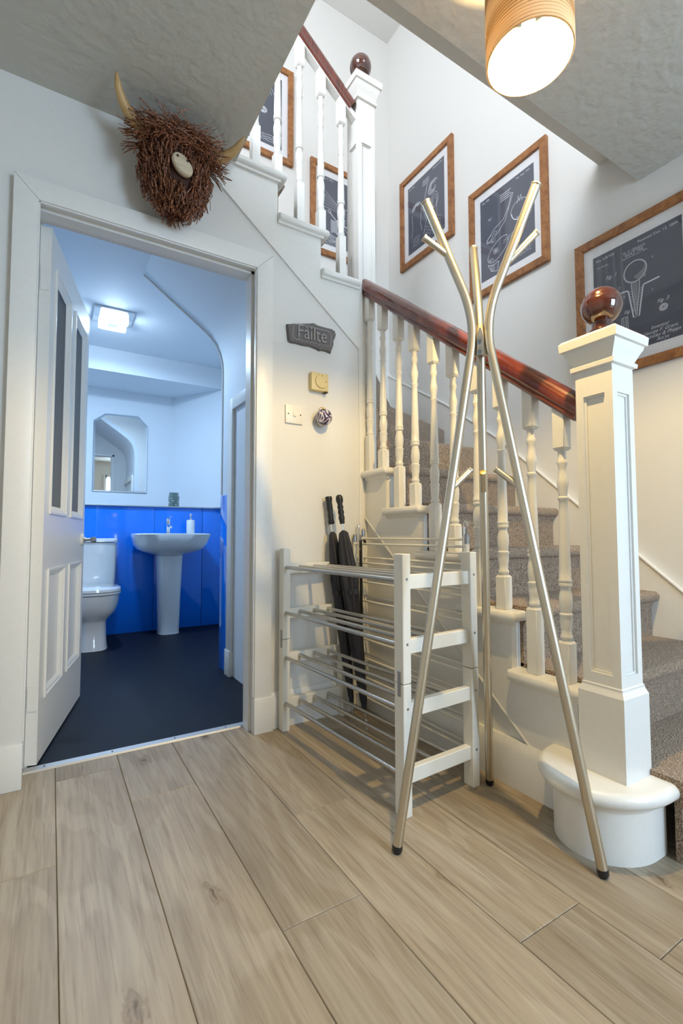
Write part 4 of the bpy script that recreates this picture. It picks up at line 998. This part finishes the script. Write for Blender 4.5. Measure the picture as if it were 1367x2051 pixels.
for i in range(46):   # stray wisps, mostly above and to the right
    u = R_.choice((-1, 1, 1, 1)) * R_.uniform(0.2, 1.5); v = R_.uniform(0.2, 0.9); p = headpt(u, v)
    d = Vector((math.sin(u) * R_.uniform(0.5, 1.1), -0.25, R_.uniform(-0.5, 0.8))).normalized(); L_ = R_.uniform(0.05, 0.11)
    pts = [p, p + d * L_ * 0.5 + Vector((0, 0, R_.uniform(-0.01, 0.01))), p + d * L_ + Vector((0, 0, R_.uniform(-0.03, 0.035)))]
    for k in pts: k.y = min(k.y, YD - 0.003); k.z = min(k.z, 2.436)
    twig(hair, rounded(pts, 0.03, 3), R_.uniform(0.0009, 0.0015))
ho = obj('twig_hair', hair, 'twig', cw, smooth=False); ho['kind'] = 'stuff'
bm = BM(); loft(bm, [[Vector((NOSE.x + 0.037 * sc * math.cos(t) - 0.004 * math.sin(t), NOSE.y + dy, NOSE.z + 0.036 * sc * math.sin(t) - 0.010 * math.cos(t))) for t in [2 * PI * k / 22 for k in range(22)]]
                     for sc, dy in ((0.85, 0.026), (1.0, 0.014), (1.0, 0.004), (0.88, -0.002))])
ns = obj('nose', bm, 'nose', cw)
for dx, dz in ((-0.019, 0.020), (0.016, 0.014)): obj('nostril', lathe(BM(), [(0.0045, 0.004), (0.0045, -0.0035)], (NOSE.x + dx, NOSE.y, NOSE.z + dz), 10, axis='y'), 'twigd', ns)
def bez(p0, p1, p2, p3, n=14):
    o_ = []
    for i in range(n + 1):
        t = i / n; o_.append(Vector(p0) * (1 - t) ** 3 + Vector(p1) * 3 * t * (1 - t) ** 2 + Vector(p2) * 3 * t * t * (1 - t) + Vector(p3) * t ** 3)
    return o_
for P_ in (bez((0.300, 1.82, 2.315), (0.205, 1.80, 2.325), (0.163, 1.77, 2.36), (0.152, 1.722, 2.420)),
           bez((0.470, 1.83, 2.318), (0.555, 1.80, 2.325), (0.588, 1.77, 2.35), (0.610, 1.722, 2.395))):
    rs = [0.0245 * (1 - (i / 14) ** 1.3) ** 0.9 * 0.75 + 0.0075 for i in range(15)]; rs[-2] *= 0.85; rs[-1] = 0.003
    obj('horn', tube(BM(), P_, rs, 16), 'horn', cw, angle=60)

# ------------------------------------------------------------------ things on the doorway wall
sg = thing('stone_sign', 'grey cast stone welcome sign with raised lettering', 'sign', (1.02, YD, 1.765))
outl = [(0.893, 1.792), (0.905, 1.795), (0.945, 1.806), (0.985, 1.816), (1.015, 1.824), (1.030, 1.829), (1.052, 1.823), (1.095, 1.822), (1.132, 1.823), (1.148, 1.815), (1.153, 1.799), (1.147, 1.780), (1.139, 1.768), (1.139, 1.745), (1.130, 1.722), (1.124, 1.703),
        (1.10, 1.708), (1.078, 1.708), (1.062, 1.703), (1.045, 1.709), (1.01, 1.714), (0.975, 1.711), (0.94, 1.713), (0.912, 1.711), (0.901, 1.717), (0.897, 1.75)]
bm = BM(); cxs, czs = 1.02, 1.765
loft(bm, [[(x, YD, z) for x, z in outl], [(x, YD - 0.010, z) for x, z in outl], [(cxs + (x - cxs) * 0.965, YD - 0.018, czs + (z - czs) * 0.93) for x, z in outl]])
slab = obj('slab', bm, 'slate', sg, angle=30)
bm = BM(); put_text(bm, 'F\u00e0ilte', 0.092, 1.018, 1.768, YD - 0.0185)
bmesh.ops.remove_doubles(bm, verts=bm.verts, dist=1e-5)
r = bmesh.ops.extrude_face_region(bm, geom=list(bm.faces)); bmesh.ops.translate(bm, verts=[v for v in r['geom'] if isinstance(v, bmesh.types.BMVert)], vec=(0, -0.006, 0))
for v in bm.verts: v.co.x = 1.018 + (v.co.x - 1.018) * 0.80; v.co.z += 0.02 * (v.co.x - 1.018)
obj('lettering', bm, 'slatel', slab, smooth=False)
bm = BM(); brd = [(0.918, 1.733), (0.922, 1.797), (1.03, 1.802), (1.108, 1.803), (1.122, 1.785), (1.118, 1.728)]
tube(bm, [(x, YD - 0.0185, z) for x, z in brd] , 0.0028, 6)
for i in range(26):
    x = 0.925 + i * 0.0074; sphere(bm, (x, YD - 0.0185, 1.730 + 0.0025 * math.sin(i * 2.1)), 0.0042, 6, 4)
obj('border', bm, 'slatel', slab)
tm = thing('thermostat', 'yellowed square room thermostat with round dial', 'thermostat', (1.056, YD, 1.547))
obj('housing', boxb(1.011, 1.101, YD - 0.030, YD, 1.505, 1.59, bev=0.004), 'cream', tm)
bm = BM(); lathe(bm, [(0.033, 0), (0.033, -0.003), (0.031, -0.006), (0.001, -0.007)], (1.062, YD - 0.030, 1.549), 28, axis='y')
dl = obj('dial', bm, 'cream', tm); obj('pointer', boxb(1.083, 1.087, YD - 0.0375, YD - 0.036, 1.547, 1.551), 'gap', dl); obj('pointer', boxb(1.0605, 1.0645, YD - 0.0375, YD - 0.036, 1.572, 1.576), 'gap', dl)
obj('adjuster', boxb(1.084, 1.098, YD - 0.031, YD - 0.006, 1.500, 1.506), 'gap', tm)
sw = thing('light_switch', 'white single light switch plate', 'light switch', (0.933, YD, 1.381))
pl_ = obj('plate', boxb(0.890, 0.977, YD - 0.010, YD, 1.338, 1.423, bev=0.003), 'plastic', sw)
for x in (0.903, 0.964): obj('screw', lathe(BM(), [(0.0035, 0), (0.003, -0.0012)], (x, YD - 0.0098, 1.381), 10, axis='y'), 'dark', sw)
obj('rocker', prism(BM(), [(YD - 0.010, 1.372), (YD - 0.0155, 1.372), (YD - 0.0115, 1.394), (YD - 0.010, 1.394)], 'x', 0.9265, 0.9405), 'plastic', sw, smooth=False)
bb = thing('glass_bauble', 'purple and white swirled round bauble hung on the wall', 'ornament', (1.068, YD - 0.042, 1.377))
obj('bowl', sphere(BM(), (1.068, YD - 0.042, 1.377), 0.040, 24, 16), 'bauble', bb)
cpb = obj('hanging_cap', lathe(BM(), [(0.008, 1.414), (0.008, 1.422), (0.004, 1.424)], (1.068, YD - 0.042, 0), 12), 'brass', bb)
obj('hook', tube(BM(), [(1.068, YD - 0.042, 1.423), (1.066, YD - 0.02, 1.430), (1.066, YD - 0.001, 1.428)], 0.0015, 6), 'brass', bb)

# ------------------------------------------------------------------ pendant lamp
LX, LY, LZ, LR, LH = 0.955, 0.690, 1.972, 0.099, 0.19
pd = thing('pendant_lamp', 'ribbed wood-veneer drum pendant lamp glowing near the ceiling', 'lamp', (LX, LY, ZC))
bm = BM(); prof = []
n = 84
for i in range(n + 1): prof.append((LR + (0.0012 if i % 4 in (1, 2) else -0.0008), LZ + LH * i / n))
prof = [(LR - 0.0035, LZ)] + prof + [(LR - 0.0035, LZ + LH)] + [(LR - 0.0035, LZ + LH * (1 - i / 8)) for i in range(1, 8)]
lathe(bm, prof, (LX, LY, 0), 72, False)
bm.verts.ensure_lookup_table(); seg = 72; nr = len(prof)
for i in range(seg): bm.faces.new((bm.verts[(nr - 1) * seg + i], bm.verts[(nr - 1) * seg + (i + 1) % seg], bm.verts[(i + 1) % seg], bm.verts[i]))
obj('lamp_shade', bm, 'shade', pd, angle=60)
obj('bulb', lathe(BM(), [(0.0005, 1.990), (0.012, 1.992), (0.023, 2.000), (0.029, 2.013), (0.029, 2.025), (0.024, 2.042), (0.015, 2.057), (0.013, 2.072)], (LX, LY, 0), 20), 'bulb', pd, angle=60)
hl = obj('lamp_holder', lathe(BM(), [(0.016, 2.068), (0.016, 2.10), (0.007, 2.115)], (LX, LY, 0), 16), 'dark', pd)
for a in (0.4, 0.4 + 2 * PI / 3, 0.4 + 4 * PI / 3):
    obj('spider_arm', tube(BM(), [(LX + 0.012 * math.cos(a), LY + 0.012 * math.sin(a), 2.10), (LX + (LR - 0.004) * math.cos(a), LY + (LR - 0.004) * math.sin(a), 2.10)], 0.0016, 6), 'chrome', pd)
obj('cord', tube(BM(), [(LX, LY, 2.11), (LX, LY, ZC - 0.02)], 0.003, 8), 'gloss', pd)
obj('ceiling_rose', lathe(BM(), [(0.012, ZC - 0.03), (0.035, ZC - 0.018), (0.04, ZC - 0.002)], (LX, LY, 0), 20), 'gloss', pd)
def point(name, loc, power, col, rad):
    l = bpy.data.lights.new(name, 'POINT'); l.energy = power; l.color = col; l.shadow_soft_size = rad
    o = bpy.data.objects.new(name, l); link(o); o.location = loc; return o

point('pendant_bulb_light', (LX, LY, 2.010), 78, (1.0, 0.71, 0.29), 0.012)

# ------------------------------------------------------------------ toilet room fittings
cl = thing('ceiling_light', 'square glass cube ceiling light in the toilet room', 'ceiling light', (0.342, 3.673, 2.402))
obj('backplate', boxb(0.214, 0.470, 3.545, 3.800, 2.388, 2.402, bev=0.004), 'chrome', cl)
obj('lamp', boxb(0.305, 0.38, 3.63, 3.715, 2.352, 2.388, bev=0.01), 'lampw', cl)
for dx in (-1, 1):
    for dy in (-1, 1): obj('crystal_block', boxb(0.342 + dx * 0.062 - 0.028, 0.342 + dx * 0.062 + 0.028, 3.673 + dy * 0.062 - 0.028, 3.673 + dy * 0.062 + 0.028, 2.325, 2.388, bev=0.004), 'crystal', cl, smooth=False)
bm = BM()
for x0, x1, y0, y1 in ((0.27, 0.414, 3.6, 3.625), (0.27, 0.414, 3.721, 3.746), (0.27, 0.295, 3.625, 3.721), (0.389, 0.414, 3.625, 3.721)): box(bm, x0, x1, y0, y1, 2.318, 2.338)
obj('crystal_ring', bm, 'crystal', cl, smooth=False)
area('bathroom_light', (0.342, 3.673, 2.312), (0.342, 3.673, 0), 0.14, 0.14, 24, (0.52, 0.74, 1.0))
point('bathroom_lamp_glow', (0.342, 3.673, 2.290), 7, (0.60, 0.80, 1.0), 0.04)

mi = thing('mirror', 'mirror with clipped top corners on the toilet room wall', 'mirror', (0.545, 4.889, 1.24))
def mshape(i): return [(0.312 + i, 1.241 + i), (0.778 - i, 1.241 + i), (0.778 - i, 1.89 - i * 0.4), (0.690 - i * 0.6, 1.982 - i), (0.405 + i * 0.6, 1.972 - i), (0.312 + i, 1.898 - i * 0.4)]
bm = BM(); loft(bm, [[(x, 4.889, z) for x, z in mshape(0)], [(x, 4.883, z) for x, z in mshape(0)], [(x, 4.880, z) for x, z in mshape(0.014)]])
obj('mirror_glass', bm, 'mirror', mi, smooth=False)
obj('backing_edge', loft(BM(), [[(x, 4.8895, z) for x, z in mshape(-0.002)], [(x, 4.886, z) for x, z in mshape(-0.002)]]), 'dark', mi, smooth=False)

# toilet
wc = thing('toilet', 'white close-coupled toilet with closed lid', 'toilet', (0.275, 4.1, 0))
TX = 0.275
def rr(cx, cy, a, b, z, p=5): return superell(cx, cy, z, a, b, 32, p)
obj('cistern', loft(BM(), [rr(TX, 4.35, 0.178, 0.085, 0.43), rr(TX, 4.35, 0.184, 0.090, 0.50), rr(TX, 4.35, 0.190, 0.094, 0.765), rr(TX, 4.35, 0.190, 0.094, 0.775)]), 'ceramic', wc, angle=45)
ld = obj('cistern_lid', loft(BM(), [rr(TX, 4.348, 0.190, 0.095, 0.779), rr(TX, 4.348, 0.198, 0.101, 0.784), rr(TX, 4.348, 0.198, 0.101, 0.803), rr(TX, 4.348, 0.190, 0.094, 0.811)]), 'ceramic', wc, angle=45)
obj('flush_button', lathe(BM(), [(0.022, 0.810), (0.022, 0.815), (0.018, 0.817)], (TX, 4.35, 0), 20), 'chrome', ld)
def pan(z, a, yf, yb, p=2.6): return superell(TX, (yf + yb) / 2, z, a, (yb - yf) / 2, 36, p)
obj('pan', loft(BM(), [pan(0.0, 0.112, 3.86, 4.42, 3.5), pan(0.02, 0.108, 3.868, 4.42, 3.5), pan(0.10, 0.102, 3.885, 4.42, 3.5), pan(0.195, 0.102, 3.89, 4.42, 3.2), pan(0.215, 0.112, 3.875, 4.425, 3), pan(0.24, 0.138, 3.845, 4.43, 2.8), pan(0.27, 0.160, 3.815, 4.43, 2.8), pan(0.31, 0.177, 3.795, 4.43, 2.6), pan(0.36, 0.186, 3.78, 4.43, 2.6), pan(0.40, 0.187, 3.778, 4.43, 2.6)]), 'ceramic', wc, angle=60)
obj('seat', loft(BM(), [pan(0.404, 0.186, 3.775, 4.24), pan(0.408, 0.190, 3.77, 4.245), pan(0.418, 0.190, 3.77, 4.245), pan(0.421, 0.187, 3.775, 4.24)]), 'ceramic', wc, angle=40)
obj('lid', loft(BM(), [pan(0.424, 0.186, 3.775, 4.24), pan(0.428, 0.190, 3.77, 4.245), pan(0.446, 0.188, 3.772, 4.245), pan(0.454, 0.176, 3.79, 4.235)]), 'ceramic', wc, angle=40)

# pedestal basin
wb = thing('wash_basin', 'white pedestal wash basin against blue panels', 'wash basin', (0.875, 4.2, 0))
BX = 0.875
def bas(z, a, yf, p=3.2): return superell(BX, (yf + 4.45) / 2, z, a, (4.45 - yf) / 2, 40, p)
obj('bowl', loft(BM(), [bas(0.66, 0.11, 4.17, 2.6), bas(0.685, 0.175, 4.12, 2.6), bas(0.70, 0.225, 4.08), bas(0.725, 0.268, 4.045), bas(0.765, 0.293, 4.02), bas(0.842, 0.312, 4.0, 4.2), bas(0.850, 0.308, 4.004, 3.6), bas(0.850, 0.285, 4.03, 3.4), bas(0.81, 0.26, 4.06, 3), bas(0.74, 0.16, 4.15, 2.4)]), 'ceramic', wb, angle=50)
def ped(z, a, b): return superell(BX + 0.003, 4.30, z, a, b, 32, 3.0)
obj('pedestal', loft(BM(), [ped(0.0, 0.088, 0.105), ped(0.02, 0.085, 0.1), ped(0.3, 0.092, 0.105), ped(0.55, 0.102, 0.115), ped(0.69, 0.108, 0.12)]), 'ceramic', wb, angle=60)
tp = obj('tap', lathe(BM(), [(0.024, 0.848), (0.024, 0.854), (0.019, 0.858), (0.019, 0.93), (0.021, 0.934)], (BX, 4.345, 0), 18), 'chrome', wb)
bm = BM(); tube(bm, [(BX, 4.34, 0.925), (BX, 4.27, 0.915), (BX, 4.235, 0.905)], [0.015, 0.013, 0.012], 12); obj('spout', bm, 'chrome', tp)
bm = BM(); lathe(bm, [(0.018, 0.936), (0.02, 0.95), (0.019, 0.97), (0.012, 0.985)], (BX, 4.345, 0), 16); tube(bm, [(BX, 4.34, 0.975), (BX + 0.005, 4.27, 0.995)], [0.008, 0.006], 8); obj('lever', bm, 'chrome', tp)
sd_ = thing('soap_dispenser', 'white cylindrical soap pump bottle on the basin', 'soap dispenser', (1.062, 4.32, 0.85))
obj('bottle', lathe(BM(), [(0.033, 0.851), (0.035, 0.854), (0.035, 0.967), (0.033, 0.971), (0.012, 0.972)], (1.062, 4.32, 0), 24), 'tile', sd_)
bm = BM(); lathe(bm, [(0.012, 0.972), (0.012, 0.985), (0.006, 0.988), (0.006, 1.005), (0.010, 1.007), (0.010, 1.024), (0.008, 1.027)], (1.062, 4.32, 0), 14); tube(bm, [(1.062, 4.32, 1.018), (1.062, 4.28, 1.016)], 0.004, 8)
obj('pump', bm, 'chrome', sd_)
jr = thing('pebble_jar', 'small glass jar of green and white pebbles on the ledge', 'jar', (0.953, 4.50, 1.097))
obj('jar_body', lathe(BM(), [(0.040, 1.097), (0.047, 1.104), (0.048, 1.19), (0.042, 1.205), (0.040, 1.212), (0.043, 1.218), (0.042, 1.224)], (0.953, 4.50, 0), 6), 'jar', jr, smooth=False)
r9 = random.Random(5)
for i in range(26):
    a = r9.uniform(-PI, 0); z = r9.uniform(1.11, 1.185)
    obj('pebble', sphere(BM(), (0.953 + 0.041 * math.cos(a), 4.50 + 0.041 * math.sin(a), z), r9.uniform(0.005, 0.009), 7, 5), 'jarl' if i % 2 else 'jar', jr)
